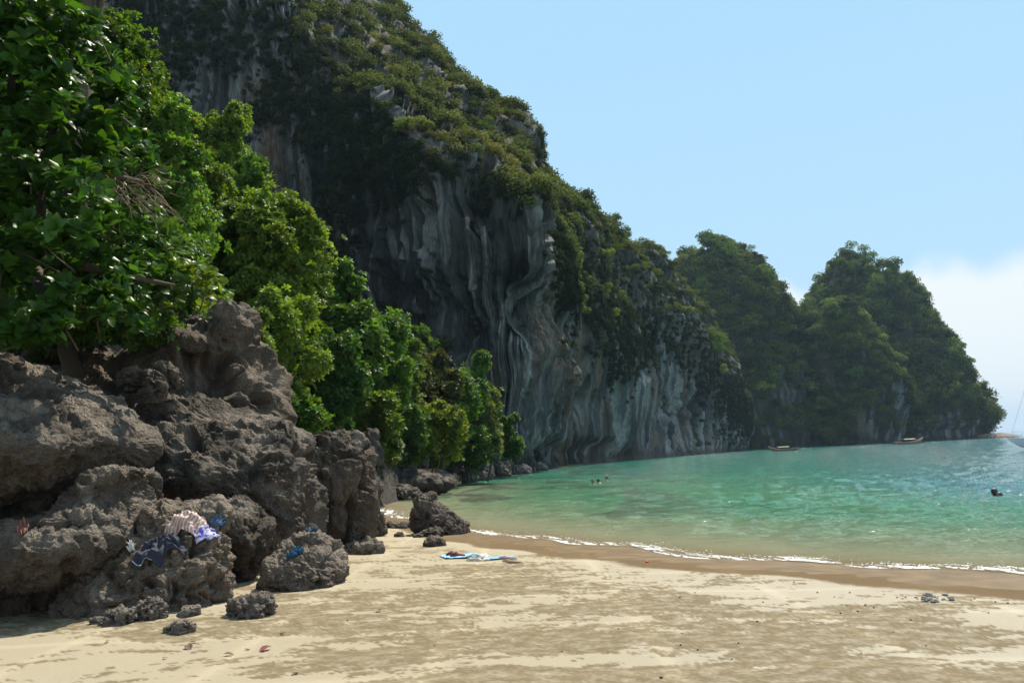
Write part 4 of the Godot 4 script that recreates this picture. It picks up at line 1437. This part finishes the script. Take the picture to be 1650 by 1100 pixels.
func longtail(label: String, where: Vector3, turn: float, size: float, mirror: bool) -> void:
	var t := thing("longtail_boat", label, "boat", where, turn)
	t.scale = Vector3.ONE * size
	var wood := mat(0.6, srgb(0.20, 0.10, 0.06), false)
	wood.cull_mode = BaseMaterial3D.CULL_DISABLED
	var white := mat(0.7, srgb(0.36, 0.35, 0.33), false)
	obj("hull", hull_mesh(11.0, 1.9, 0.55, 1.5, 0.35, 0.35), wood, t)
	var st := start()
	for s in [-1.0, 1.0]:
		var pts := []
		var rad := []
		for k in 21:
			var u := k / 20.0
			pts.append(Vector3((u - 0.5) * 11.0 + 0.66 * pow(u, 6.0), 0.57 + 0.35 * pow(1.0 - u, 4.0) + 1.5 * pow(u, 5.0), s * (0.95 * pow(sin(PI * clampf(0.12 + u * 0.88, 0.0, 1.0)), 0.7) * (1.0 - 0.98 * pow(u, 9.0)))))
			rad.append(0.05)
		tube(st, pts, rad, 6)
	obj("gunwale", done(st), mat(0.6, srgb(0.45, 0.28, 0.20), false), t)
	for k in 4:
		var sb := start()
		box(sb, Vector3(-2.6 + k * 1.6, 0.34, -0.8), Vector3(-2.35 + k * 1.6, 0.39, 0.8))
		obj("thwart", sb.commit(), white, t)
	var roof := start()
	var rp := PackedVector3Array()
	for j in 9:
		for i in 9:
			rp.append(Vector3(-2.6 + 4.6 * i / 8.0, 1.55 + 0.18 * cos((j / 8.0 - 0.5) * PI), (j / 8.0 - 0.5) * 1.9))
	var o := obj("canopy", grid_mesh(rp, 8, 8), white, t)
	o.set_meta("label", "pale cloth canopy")
	for x in [-2.5, -0.3, 1.9]:
		for s in [-0.85, 0.85]:
			var sp := start()
			tube(sp, [Vector3(x, 0.45, s), Vector3(x, 1.6, s)], [0.03, 0.03], 6)
			obj("post", done(sp), wood, t)
	var en := start()
	box(en, Vector3(-5.2, 0.95, -0.22), Vector3(-4.5, 1.4, 0.22))
	box(en, Vector3(-5.05, 1.4, -0.15), Vector3(-4.7, 1.55, 0.15))
	tube(en, [Vector3(-4.6, 1.5, 0.1), Vector3(-4.6, 1.9, 0.1)], [0.04, 0.05], 6)
	obj("engine", en.commit(), mat(0.5, srgb(0.06, 0.06, 0.07), false), t)
	var sh := start()
	tube(sh, [Vector3(-5.0, 1.15, 0), Vector3(-8.4, 0.15, 0.2)], [0.035, 0.03], 6)
	tube(sh, [Vector3(-4.6, 1.3, 0), Vector3(-3.6, 1.45, 0.1)], [0.025, 0.02], 6)
	obj("drive_shaft", done(sh), mat(0.5, srgb(0.10, 0.09, 0.08), false), t)

func build_boats() -> void:
	var p := at(1466, 714, 240.0)
	p.y = 0.0
	longtail("longtail boat with a rising bow moored under the headland, the farther one", p, 0.35, 0.92, false)
	p = at(1263, 727, 205.0)
	p.y = 0.0
	longtail("small dark longtail boat close under the cliff, left of the other boat", p, PI - 0.75, 0.66, true)
	# the yacht cut by the right edge
	p = at(1728, 722, 80.0)
	p.y = 0.0
	var t := thing("sailing_yacht", "white sailing yacht at anchor at the right edge of the bay", "yacht", p, 2.6)
	var white := mat(0.35, srgb(0.72, 0.70, 0.74), false)
	white.cull_mode = BaseMaterial3D.CULL_DISABLED
	obj("hull", hull_mesh(9.5, 3.0, 1.05, 0.35, 0.1, 0.3), white, t)
	var st := start()
	box(st, Vector3(-4.4, 0.95, -1.2), Vector3(2.5, 1.0, 1.2))
	obj("deck", st.commit(), mat(0.6, srgb(0.55, 0.48, 0.42), false), t)
	var cb := PackedVector3Array()
	for j in 9:
		for i in 13:
			var u := i / 12.0
			var a := (j / 8.0 - 0.5) * PI
			cb.append(Vector3(-2.6 + 4.6 * u, 1.0 + 0.55 * pow(cos(a), 0.4) * sin(PI * clampf(0.1 + u * 0.8, 0, 1)), sin(a) * 0.95 * (1.0 - 0.35 * u)))
	obj("cabin", grid_mesh(cb, 12, 8), white, t)
	var ms := start()
	tube(ms, [Vector3(0.9, 0.6, 0), Vector3(0.9, 13.2, 0)], [0.09, 0.06], 8)
	obj("mast", done(ms), mat(0.4, srgb(0.6, 0.6, 0.62), false), t)
	ms = start()
	tube(ms, [Vector3(0.8, 2.2, 0), Vector3(-3.2, 2.3, 0)], [0.16, 0.13], 8)
	obj("boom", done(ms), mat(0.7, srgb(0.12, 0.16, 0.42), false), t)
	for q in [[Vector3(5.1, 1.4, 0), 12.6], [Vector3(-4.6, 1.2, 0), 13.0], [Vector3(0.6, 1.1, 1.4), 12.0], [Vector3(0.6, 1.1, -1.4), 12.0]]:
		ms = start()
		tube(ms, [q[0], Vector3(0.9, q[1], 0)], [0.012, 0.012], 5)
		obj("stay", done(ms), mat(0.4, srgb(0.3, 0.3, 0.32), false), t)
	ms = start()
	for s in [-1.0, 1.0]:
		var pts := []
		for k in 9:
			var u := k / 8.0
			pts.append(Vector3(-4.4 + 9.2 * u, 1.75 + 0.2 * u, s * 1.42 * pow(sin(PI * clampf(0.14 + u * 0.86, 0, 1)), 0.7)))
			tube(ms, [pts[-1], pts[-1] - Vector3(0, 0.7, 0)], [0.014, 0.014], 5)
		for k in 8:
			tube(ms, [pts[k], pts[k + 1]], [0.012, 0.012], 5)
	obj("railing", done(ms), mat(0.3, srgb(0.5, 0.5, 0.52), false), t)
	ms = start()
	box(ms, Vector3(-4.72, 0.05, -0.9), Vector3(-4.62, 0.28, 0.9))
	obj("waterline_stripe", ms.commit(), mat(0.5, srgb(0.05, 0.06, 0.2), false), t)

# =================================================================== people in the water
func body_field(p: Vector3, bones: Array) -> float:
	var d := 1e3
	for b in bones:
		var a: Vector3 = b[0]
		var ab: Vector3 = b[1] - a
		var t := clampf((p - a).dot(ab) / maxf(ab.length_squared(), 1e-6), 0.0, 1.0)
		var v := p - a - ab * t
		v.z *= b[4]
		var e: float = v.length() - lerpf(b[2], b[3], t)
		var k := 0.03
		var h := maxf(k - absf(d - e), 0.0) / k
		d = minf(d, e) - h * h * k * 0.25
	return d

func nets(bones: Array, lo: Vector3, hi: Vector3, cell: float) -> ArrayMesh:
	var n := Vector3i(((hi - lo) / cell).ceil())
	var sx := n.x + 1
	var sy := n.y + 1
	var sz := n.z + 1
	var F := PackedFloat32Array()
	F.resize(sx * sy * sz)
	for z in sz:
		for y in sy:
			for x in sx:
				F[x + sx * (y + sy * z)] = body_field(lo + Vector3(x, y, z) * cell, bones)
	var at_ := {}
	var V := PackedVector3Array()
	var corner := [0, 1, sx, sx + 1, sx * sy, sx * sy + 1, sx * sy + sx, sx * sy + sx + 1]
	for z in n.z:
		for y in n.y:
			for x in n.x:
				var o := x + sx * (y + sy * z)
				var s := Vector3.ZERO
				var c := 0
				for a in 8:
					for bit in [1, 2, 4]:
						if a & bit:
							continue
						var fa := F[o + corner[a]]
						var fb := F[o + corner[a | bit]]
						if (fa < 0.0) == (fb < 0.0):
							continue
						var t := fa / (fa - fb)
						var pa := Vector3(a & 1, (a >> 1) & 1, (a >> 2) & 1)
						var pb := Vector3((a | bit) & 1, ((a | bit) >> 1) & 1, ((a | bit) >> 2) & 1)
						s += pa.lerp(pb, t)
						c += 1
				if c:
					at_[o] = V.size()
					V.append(lo + (Vector3(x, y, z) + s / c) * cell)
	var I := PackedInt32Array()
	var step := [1, sx, sx * sy]
	for o in at_:
		for ax in 3:
			var b: int = step[(ax + 1) % 3]
			var c: int = step[(ax + 2) % 3]
			if not (at_.has(o - b) and at_.has(o - c) and at_.has(o - b - c)):
				continue
			var f0 := F[o] < 0.0
			var f1 := F[o + step[ax]] < 0.0
			if f0 == f1:
				continue
			var q := [at_[o], at_[o - b], at_[o - b - c], at_[o - c]]
			if not f0:
				q.reverse()
			for r in [0, 2, 1, 0, 3, 2]:
				I.append(q[r])
	var arr := []
	arr.resize(Mesh.ARRAY_MAX)
	arr[Mesh.ARRAY_VERTEX] = V
	arr[Mesh.ARRAY_INDEX] = I
	return smooth(arr)

func build_people() -> void:
	# upright in the water, arms spread a little below the surface; +z is the way the face looks; y = 0 at the crown's top
	var skin_bones := [
		[Vector3(0, -0.10, 0.0), Vector3(0, -0.115, -0.012), 0.087, 0.083, 1.0], [Vector3(0, -0.165, 0.03), Vector3(0, -0.195, 0.045), 0.058, 0.040, 1.0],
		[Vector3(0, -0.118, 0.095), Vector3(0, -0.138, 0.108), 0.009, 0.013, 1.0], [Vector3(-0.078, -0.12, -0.005), Vector3(-0.082, -0.145, -0.005), 0.016, 0.012, 1.0], [Vector3(0.078, -0.12, -0.005), Vector3(0.082, -0.145, -0.005), 0.016, 0.012, 1.0],
		[Vector3(-0.018, -0.165, 0.085), Vector3(0.018, -0.165, 0.085), 0.010, 0.010, 1.0],
		[Vector3(0, -0.17, -0.01), Vector3(0, -0.30, -0.02), 0.055, 0.062, 1.0], [Vector3(-0.15, -0.34, -0.02), Vector3(0.15, -0.34, -0.02), 0.065, 0.065, 1.0],
		[Vector3(0, -0.38, -0.01), Vector3(0, -0.78, 0.0), 0.155, 0.125, 1.4],
		[Vector3(-0.18, -0.36, -0.02), Vector3(-0.36, -0.52, 0.08), 0.052, 0.042, 1.0], [Vector3(-0.36, -0.52, 0.08), Vector3(-0.42, -0.50, 0.32), 0.040, 0.028, 1.0],
		[Vector3(0.18, -0.36, -0.02), Vector3(0.36, -0.52, 0.08), 0.052, 0.042, 1.0], [Vector3(0.36, -0.52, 0.08), Vector3(0.42, -0.50, 0.32), 0.040, 0.028, 1.0]]
	var body := nets(skin_bones, Vector3(-0.52, -0.95, -0.22), Vector3(0.52, 0.03, 0.42), 0.02)
	var hair_bones := [[Vector3(0, -0.088, -0.012), Vector3(0, -0.12, -0.028), 0.094, 0.085, 1.0], [Vector3(0, -0.15, -0.055), Vector3(0, -0.20, -0.06), 0.05, 0.03, 1.0]]
	var hair := nets(hair_bones, Vector3(-0.14, -0.28, -0.16), Vector3(0.14, 0.04, 0.12), 0.014)
	var pts := hair
	var skins := [srgb(0.30, 0.17, 0.11), srgb(0.36, 0.22, 0.15), srgb(0.42, 0.27, 0.19), srgb(0.20, 0.10, 0.07), srgb(0.26, 0.11, 0.09)]
	var who := [
		[956, 777, 47.0, 0.34, 0.4, 0.0, "person in the water facing the beach, leftmost of the three far swimmers"],
		[965, 776, 47.5, 0.34, 2.6, 0.0, "person in the water with shoulders showing, middle one of the three far swimmers"],
		[978, 773, 48.5, 0.40, -2.0, 0.0, "person in the water a little apart, rightmost of the three far swimmers"],
		[1603.5, 793, 23.0, 0.20, 2.9, 0.0, "person swimming with only the dark-haired head above water, left of the near pair"],
		[1612.5, 796, 22.8, 0.13, 2.2, 0.35, "person swimming low in the water with head tipped, right of the near pair"]]
	for k in who.size():
		var q: Array = who[k]
		var p := on_plane(q[0], q[1] + 4.0, 0.0)
		var t := thing("person", q[6], "person", Vector3(p.x, q[3], p.z), q[4])
		t.rotation.x = q[5]
		obj("body", body, mat(0.55, skins[k], false), t)
		obj("hair", pts, mat(0.5, srgb(0.02, 0.016, 0.014), false), t)

# =================================================================== clothes and mats
func near_cell(L: Dictionary, px: float, py: float) -> Vector2i:
	var best := 1e9
	var got := Vector2i(0, 0)
	var w: int = L.nu + 1
	for j in range(2, L.nv, 2):
		for i in range(L.nu / 4, L.nu, 2):
			var p: Vector3 = L.D[j * w + i]
			var s := px_of(p).distance_to(Vector2(px, py)) + 10.0 * (p.z * -1.0 - 8.0)
			if s < best:
				best = s
				got = Vector2i(i, j)
	return got

# a cloth laid over a rock: it follows the rock's own swell, with folds of its own
func drape(called: String, label: String, category: String, L: Dictionary, px: float, py: float, wide: float, tall: float, turn: float, lift: float, colors: Callable, shape: Callable, seed_: float) -> void:
	var mid := near_cell(L, px, py)
	var n := 40
	var P := PackedVector3Array()
	var C := PackedColorArray()
	var w: int = L.nu + 1
	var centre: Vector3 = L.D[mid.y * w + mid.x]
	var nrm: Vector3 = (L.N[mid.y * w + mid.x] + Vector3(0, 0.25, 0.2)).normalized()
	var ax := Vector3.UP.cross(nrm).normalized()
	var ay := nrm.cross(ax)
	var around := []                       # rock points near the cloth, as heights over its own plane
	for j in range(0, L.nv + 1, 2):
		for i in range(L.nu / 5, L.nu, 2):
			var d: Vector3 = L.D[j * w + i] - centre
			var q := Vector3(d.dot(ax), d.dot(ay), d.dot(nrm))
			if absf(q.x) < wide and absf(q.y) < tall and absf(q.z) < 0.4:
				around.append(q)
	var cs := cos(turn)
	var sn := sin(turn)
	var Z := PackedFloat32Array()
	var flat_ := PackedVector2Array()
	for j in n + 1:
		for i in n + 1:
			var u := float(i) / n * 2.0 - 1.0
			var v := float(j) / n * 2.0 - 1.0
			var s: Vector2 = shape.call(u, v)
			s *= Vector2(wide, tall) * 0.5
			s = Vector2(s.x * cs - s.y * sn, s.x * sn + s.y * cs)
			var hi := -1.0
			var sum := 0.0
			var ws := 0.0
			for q in around:
				var dd := Vector2(q.x - s.x, q.y - s.y).length_squared()
				if dd < 0.0036:
					var k := exp(-dd / 0.0009)
					sum += q.z * k
					ws += k
					if dd < 0.0009:
						hi = maxf(hi, q.z)
			var z := sum / ws if ws > 0.01 else 0.0
			if hi > -1.0:
				z = lerpf(z, hi, 0.75)
			flat_.append(s)
			Z.append(z)
			C.append(colors.call(u, v))
	for pass_ in 5:
		var Y := Z.duplicate()
		for j in range(1, n):
			for i in range(1, n):
				var k := j * (n + 1) + i
				Y[k] = (Z[k] * 2.0 + Z[k - 1] + Z[k + 1] + Z[k - n - 1] + Z[k + n + 1]) / 6.0
		Z = Y
	for k in Z.size():
		var i := k % (n + 1)
		var j := k / (n + 1)
		var u := float(i) / n * 2.0 - 1.0
		var v := float(j) / n * 2.0 - 1.0
		var z: float = Z[k] + lift + 0.030 * ns.get_noise_2d(u * 2.0 + seed_, v * 0.8) + 0.014 * ns.get_noise_2d(u * 4.0, v * 1.6 + seed_)
		P.append(centre + ax * flat_[k].x + ay * flat_[k].y + nrm * z)
	# j runs upward along ay here, so turn the grid over to keep its face outward
	var R := PackedVector3Array()
	var D := PackedColorArray()
	for j in n + 1:
		for i in n + 1:
			R.append(P[(n - j) * (n + 1) + i])
			D.append(C[(n - j) * (n + 1) + i])
	var m := mat(0.9)
	m.cull_mode = BaseMaterial3D.CULL_DISABLED
	m.rim_enabled = true
	m.rim = 0.3
	var o := obj(called, grid_mesh(R, n, n, D), m)
	tag(o, label, category)

func build_cloths() -> void:
	var ragged := func(u: float, v: float) -> Vector2:
		return Vector2(u + 0.18 * sin(v * 2.3), v + 0.16 * sin(u * 2.9 + 1.0))
	var bunched := func(u: float, v: float) -> Vector2:
		var r := 1.0 - 0.22 * absf(u * v)
		return Vector2(u * r + 0.1 * sin(v * 4.0), v * r + 0.12 * sin(u * 3.5))
	var shorts := func(u: float, v: float) -> Vector2:
		# gathered waist above; three folds of cloth hang below
		var t := (1.0 - v) * 0.5
		var low := 0.52 + 0.25 * exp(-pow((u + 0.75) / 0.3, 2.0)) + 0.48 * exp(-pow((u + 0.05) / 0.25, 2.0)) + 0.25 * exp(-pow((u - 0.85) / 0.25, 2.0))
		return Vector2(u * (0.45 + 0.55 * pow(t, 0.8)) - 0.1 * t, 1.0 - 1.7 * t * low)
	var stripes := func(u: float, v: float) -> Color:
		var b := sin(u * 15.0 + 1.0 * sin(v * 2.0))
		var c := Color(0.60, 0.50, 0.40)
		if b > 0.6:
			c = Color(0.46, 0.25, 0.22)
		elif b < -0.75:
			c = Color(0.30, 0.20, 0.26)
		return c
	var blue_white := func(u: float, v: float) -> Color:
		var b := ns.get_noise_2d(u * 1.6, v * 2.6 + 3.0) + 0.5 * sin(v * 9.0)
		return Color(0.72, 0.68, 0.72) if b > 0.0 else (Color(0.06, 0.10, 0.50) if b < -0.35 else Color(0.30, 0.22, 0.48))
	var navy := func(u: float, v: float) -> Color:
		if absf(v + 0.93 - 0.1 * sin(u * 5.0)) < 0.03 and u < -0.3:
			return Color(0.55, 0.56, 0.6)
		return Color(0.018, 0.022, 0.040)
	var denim := func(_u: float, _v: float) -> Color:
		return Color(0.035, 0.075, 0.15)
	var turquoise := func(u: float, v: float) -> Color:
		return Color(0.03, 0.22, 0.36) if sin(v * 8.0 + u) > -0.2 else Color(0.02, 0.06, 0.14)
	var white := func(_u: float, _v: float) -> Color:
		return Color(0.7, 0.69, 0.66)
	drape("striped_towel", "beige cloth with red and purple stripes on top of the clothes rock", "cloth", clothes_rock, 300, 842, 0.38, 0.26, -0.15, 0.03, stripes, ragged, 1.0)
	drape("patterned_cloth", "white and blue patterned cloth hanging on the right of the clothes rock", "cloth", clothes_rock, 330, 862, 0.36, 0.24, -0.1, 0.03, blue_white, bunched, 2.0)
	drape("navy_shorts", "navy blue shorts with white piping spread on the front of the clothes rock", "shorts", clothes_rock, 262, 890, 0.62, 0.48, 0.25, 0.05, navy, shorts, 3.0)
	drape("blue_garment", "dark blue garment at the top right of the clothes rock", "garment", clothes_rock, 350, 842, 0.24, 0.15, -0.4, 0.025, denim, bunched, 4.0)
	drape("white_cloth", "small white cloth at the left shoulder of the clothes rock", "cloth", clothes_rock, 214, 884, 0.08, 0.11, 0.4, 0.02, white, bunched, 5.0)
	drape("turquoise_cloth", "turquoise and black swimwear lying on the low barnacled rock", "swimwear", weed_rock, 474, 891, 0.26, 0.10, 0.25, 0.02, turquoise, bunched, 6.0)
	drape("dark_bundle", "dark blue bundle on the very top of the low barnacled rock", "cloth", weed_rock, 500, 856, 0.16, 0.12, 0.0, 0.06, denim, bunched, 7.0)
	drape("red_leaf", "reddish dried leaf hanging in the notch of the overhanging boulder", "leaf", ledge_rock, 36, 856, 0.12, 0.24, 0.2, 0.05, func(_u: float, _v: float) -> Color: return Color(0.22, 0.09, 0.06), bunched, 8.0)
	# mats on the sand
	mat_on_sand("beach_mat", "pale blue beach mat, the left of two on the sand", [[708, 896], [768, 892], [778, 899], [718, 901]], Color(0.20, 0.42, 0.72))
	mat_on_sand("beach_mat", "blue beach mat, the right of two on the sand", [[776, 900], [822, 896], [834, 899], [780, 904]], Color(0.15, 0.36, 0.60))
	var p := on_sand(734, 897)
	var t := thing("red_shoes", "pair of dark red shoes on the left blue mat", "shoes", p + Vector3(0, 0.012, 0), 0.2)
	for s in [-1.0, 1.0]:
		obj("shoe", shoe_mesh(0.27, 0.10, 0.09), mat(0.7, srgb(0.13, 0.02, 0.025), false), t, Vector3(0.03 * s, 0, 0.065 * s))
	heap("bundle_of_clothes", "grey and white bundle of clothes between the two blue mats", on_sand(772, 902), 0.20, Color(0.45, 0.45, 0.42), 3)
	heap("dark_strap", "dark strap bag at the left of the grey bundle", on_sand(762, 899), 0.12, Color(0.10, 0.09, 0.08), 4)
	for q in [[818, 901, "dark sandals on the near corner of the right blue mat", Color(0.14, 0.08, 0.06)], [825, 906, "brown sandals on the sand before the right blue mat", Color(0.22, 0.14, 0.09)]]:
		var r := on_sand(q[0], q[1])
		var u := thing("sandals", q[2], "sandals", r + Vector3(0, 0.01, 0), -0.2)
		for s in [-1.0, 1.0]:
			obj("sandal", shoe_mesh(0.26, 0.10, 0.04), mat(0.8, (q[3] as Color).linear_to_srgb(), false), u, Vector3(0.05 * s, 0, 0.07 * s))

func shoe_mesh(l: float, w: float, h: float) -> ArrayMesh:
	var P := PackedVector3Array()
	for j in 9:
		var v := j / 8.0
		for i in 17:
			var a := TAU * (i % 16) / 16.0
			var c := cos(a)
			var heel := 0.82 + 0.18 * sstep(-0.2, 0.8, c)
			var y := h * (1.0 - v) * (0.65 + 0.35 * sstep(0.5, -0.6, c))
			var r := pow(sin(PI * 0.5 * clampf(v * 1.4 + 0.02, 0.0, 1.0)), 0.6)
			P.append(Vector3(c * l * 0.5 * r, y, sin(a) * w * 0.5 * r * heel))
	return grid_mesh(P, 16, 8)

func mat_on_sand(called: String, label: String, corners: Array, color: Color) -> void:
	var c := []
	for q in corners:
		c.append(on_sand(q[0], q[1]))
	var P := PackedVector3Array()
	var C := PackedColorArray()
	for j in 25:
		for i in 41:
			var u := i / 40.0
			var v := j / 24.0
			var p: Vector3 = c[0].lerp(c[1], u).lerp(c[3].lerp(c[2], u), v)
			p.y = sand_y(p.x, p.z) + 0.022 + 0.010 * ns.get_noise_2d(p.x * 5.0, p.z * 5.0)
			P.append(p)
			C.append(color * (1.0 + 0.1 * ns.get_noise_2d(u * 30.0, v * 3.0)))
	var m := mat(0.85)
	m.cull_mode = BaseMaterial3D.CULL_DISABLED
	var o := obj(called, grid_mesh(P, 40, 24, C), m)
	tag(o, label, "mat")

func heap(called: String, label: String, p: Vector3, r: float, color: Color, seed_: int) -> void:
	var P := PackedVector3Array()
	var C := PackedColorArray()
	for j in 25:
		var f := PI * 0.5 * j / 24.0
		for i in 41:
			var a := TAU * (i % 40) / 40.0
			var d := Vector3(cos(a) * sin(f), cos(f) * 0.45, sin(a) * sin(f) * 0.8)
			var k := 1.0 + 0.5 * nf.get_noise_3dv(d * 1.6 + Vector3.ONE * seed_) + 0.12 * nr.get_noise_3dv(d * 4.0)
			P.append(d * r * k)
			C.append(color * (1.0 + 0.8 * nf.get_noise_3dv(d * 2.0 + Vector3.ONE * seed_ * 2.0)))
	var o := obj(called, grid_mesh(P, 40, 24, C), M.plain, null, p)
	tag(o, label, "clothes")

# =================================================================== small things on the sand
func curled_leaf(seed_: int, l: float) -> ArrayMesh:
	var P := PackedVector3Array()
	for j in 7:
		var v := j / 6.0 * 2.0 - 1.0
		for i in 11:
			var u := i / 10.0
			var w := 0.28 * pow(sin(PI * (u * 0.94 + 0.03)), 0.8)
			P.append(Vector3((u - 0.5), 0.06 + 0.22 * v * v * w * 2.0 + 0.10 * sin(u * 3.0 + seed_), v * w) * l)
	return grid_mesh(P, 10, 6)

func build_beach_things() -> void:
	var brown := [srgb(0.10, 0.05, 0.035), srgb(0.16, 0.09, 0.05), srgb(0.07, 0.045, 0.035)]
	var leaf := func(px: float, py: float, l: float, label: String, c: Color, k: int) -> void:
		var p := on_sand(px, py)
		var o := obj("dried_leaf", curled_leaf(k, l), mat(0.8, c, false), null, p + Vector3(0, 0.004, 0))
		(o.material_override as StandardMaterial3D).cull_mode = BaseMaterial3D.CULL_DISABLED
		o.rotation.y = rng.randf() * TAU
		tag(o, label, "leaf", "dried leaves scattered on the sand" if label.begins_with("dried brown") else "")
	leaf.call(427, 1048, 0.13, "dark red curled leaf on the sand, largest in the foreground", srgb(0.14, 0.018, 0.02), 1)
	leaf.call(303, 1045, 0.13, "dark dried leaf on the sand left of the red one", brown[0], 2)
	for q in [[265, 1062], [455, 1022], [368, 1056], [398, 1047], [188, 1012], [475, 1086], [172, 1035], [610, 985], [310, 1036]]:
		leaf.call(q[0], q[1], rng.randf_range(0.05, 0.09), "dried brown leaf lying on the sand in the foreground", brown[rng.randi() % 3], rng.randi() % 9)
	var pb := []
	for k in 3:
		pb.append(blob(20 + k))
	var spots := []
	for q in [[1345, 962], [1365, 976], [1383, 985], [1355, 988], [1390, 965], [1446, 963], [1455, 965], [1425, 958], [1352, 940], [1280, 938], [1275, 945], [1605, 970], [1625, 972], [1370, 955], [1395, 975], [1410, 990], [1290, 1000], [1440, 1018], [1372, 983], [1360, 995], [1318, 955], [1460, 962], [1476, 963], [830, 896], [868, 893], [850, 885], [1120, 955], [1096, 962], [1230, 970], [980, 1052], [1180, 1062], [1066, 1092], [560, 1000], [700, 1040]]:
		spots.append(q)
	for q in 16:
		spots.append([rng.randf_range(900, 1640), rng.randf_range(945, 1060)])
	for q in spots:
		var p := on_sand(q[0], q[1])
		if inland(p.x, p.z) < 0.3:
			continue
		var s := rng.randf_range(0.004, 0.011)
		var o := obj("pebble", pb[rng.randi() % 3], mat(0.8, brown[rng.randi() % 3], false), null, p + Vector3(0, s * 0.3, 0))
		o.scale = Vector3(s * 1.3, s * 0.8, s)
		tag(o, "tiny dark pebble lying on the pale sand near the water", "pebble", "pebbles scattered over the sand")
	for k in 34:
		var p := on_sand(1503 + rng.randfn() * 17.0, 964 + rng.randfn() * 3.0)
		var s := rng.randf_range(0.010, 0.028)
		var o := obj("weed_stone", pb[k % 3], mat(0.8, srgb(0.09, 0.085, 0.075) if k % 3 else srgb(0.25, 0.24, 0.22), false), null, p + Vector3(0, s * 0.3, 0))
		o.scale = Vector3(s * 1.5, s * 0.7, s)
		o.rotation.y = rng.randf() * TAU
		tag(o, "small wet grey stone in the patch of stones on the wet sand at the right", "stone", "patch of wet stones at the right of the wet sand")
	for q in [[1043, 906, "orange bit of litter on the wet sand near the water", srgb(0.5, 0.10, 0.02), 0.02], [882, 899, "yellow bit of litter on the sand right of the blue mats", srgb(0.7, 0.42, 0.05), 0.02]]:
		var p := on_sand(q[0], q[1])
		var o := obj("litter_scrap", pb[1], mat(0.5, q[3], false), null, p + Vector3(0, 0.01, 0))
		o.scale = Vector3(1.4, 0.8, 1.0) * q[4]
		tag(o, q[2], "litter")
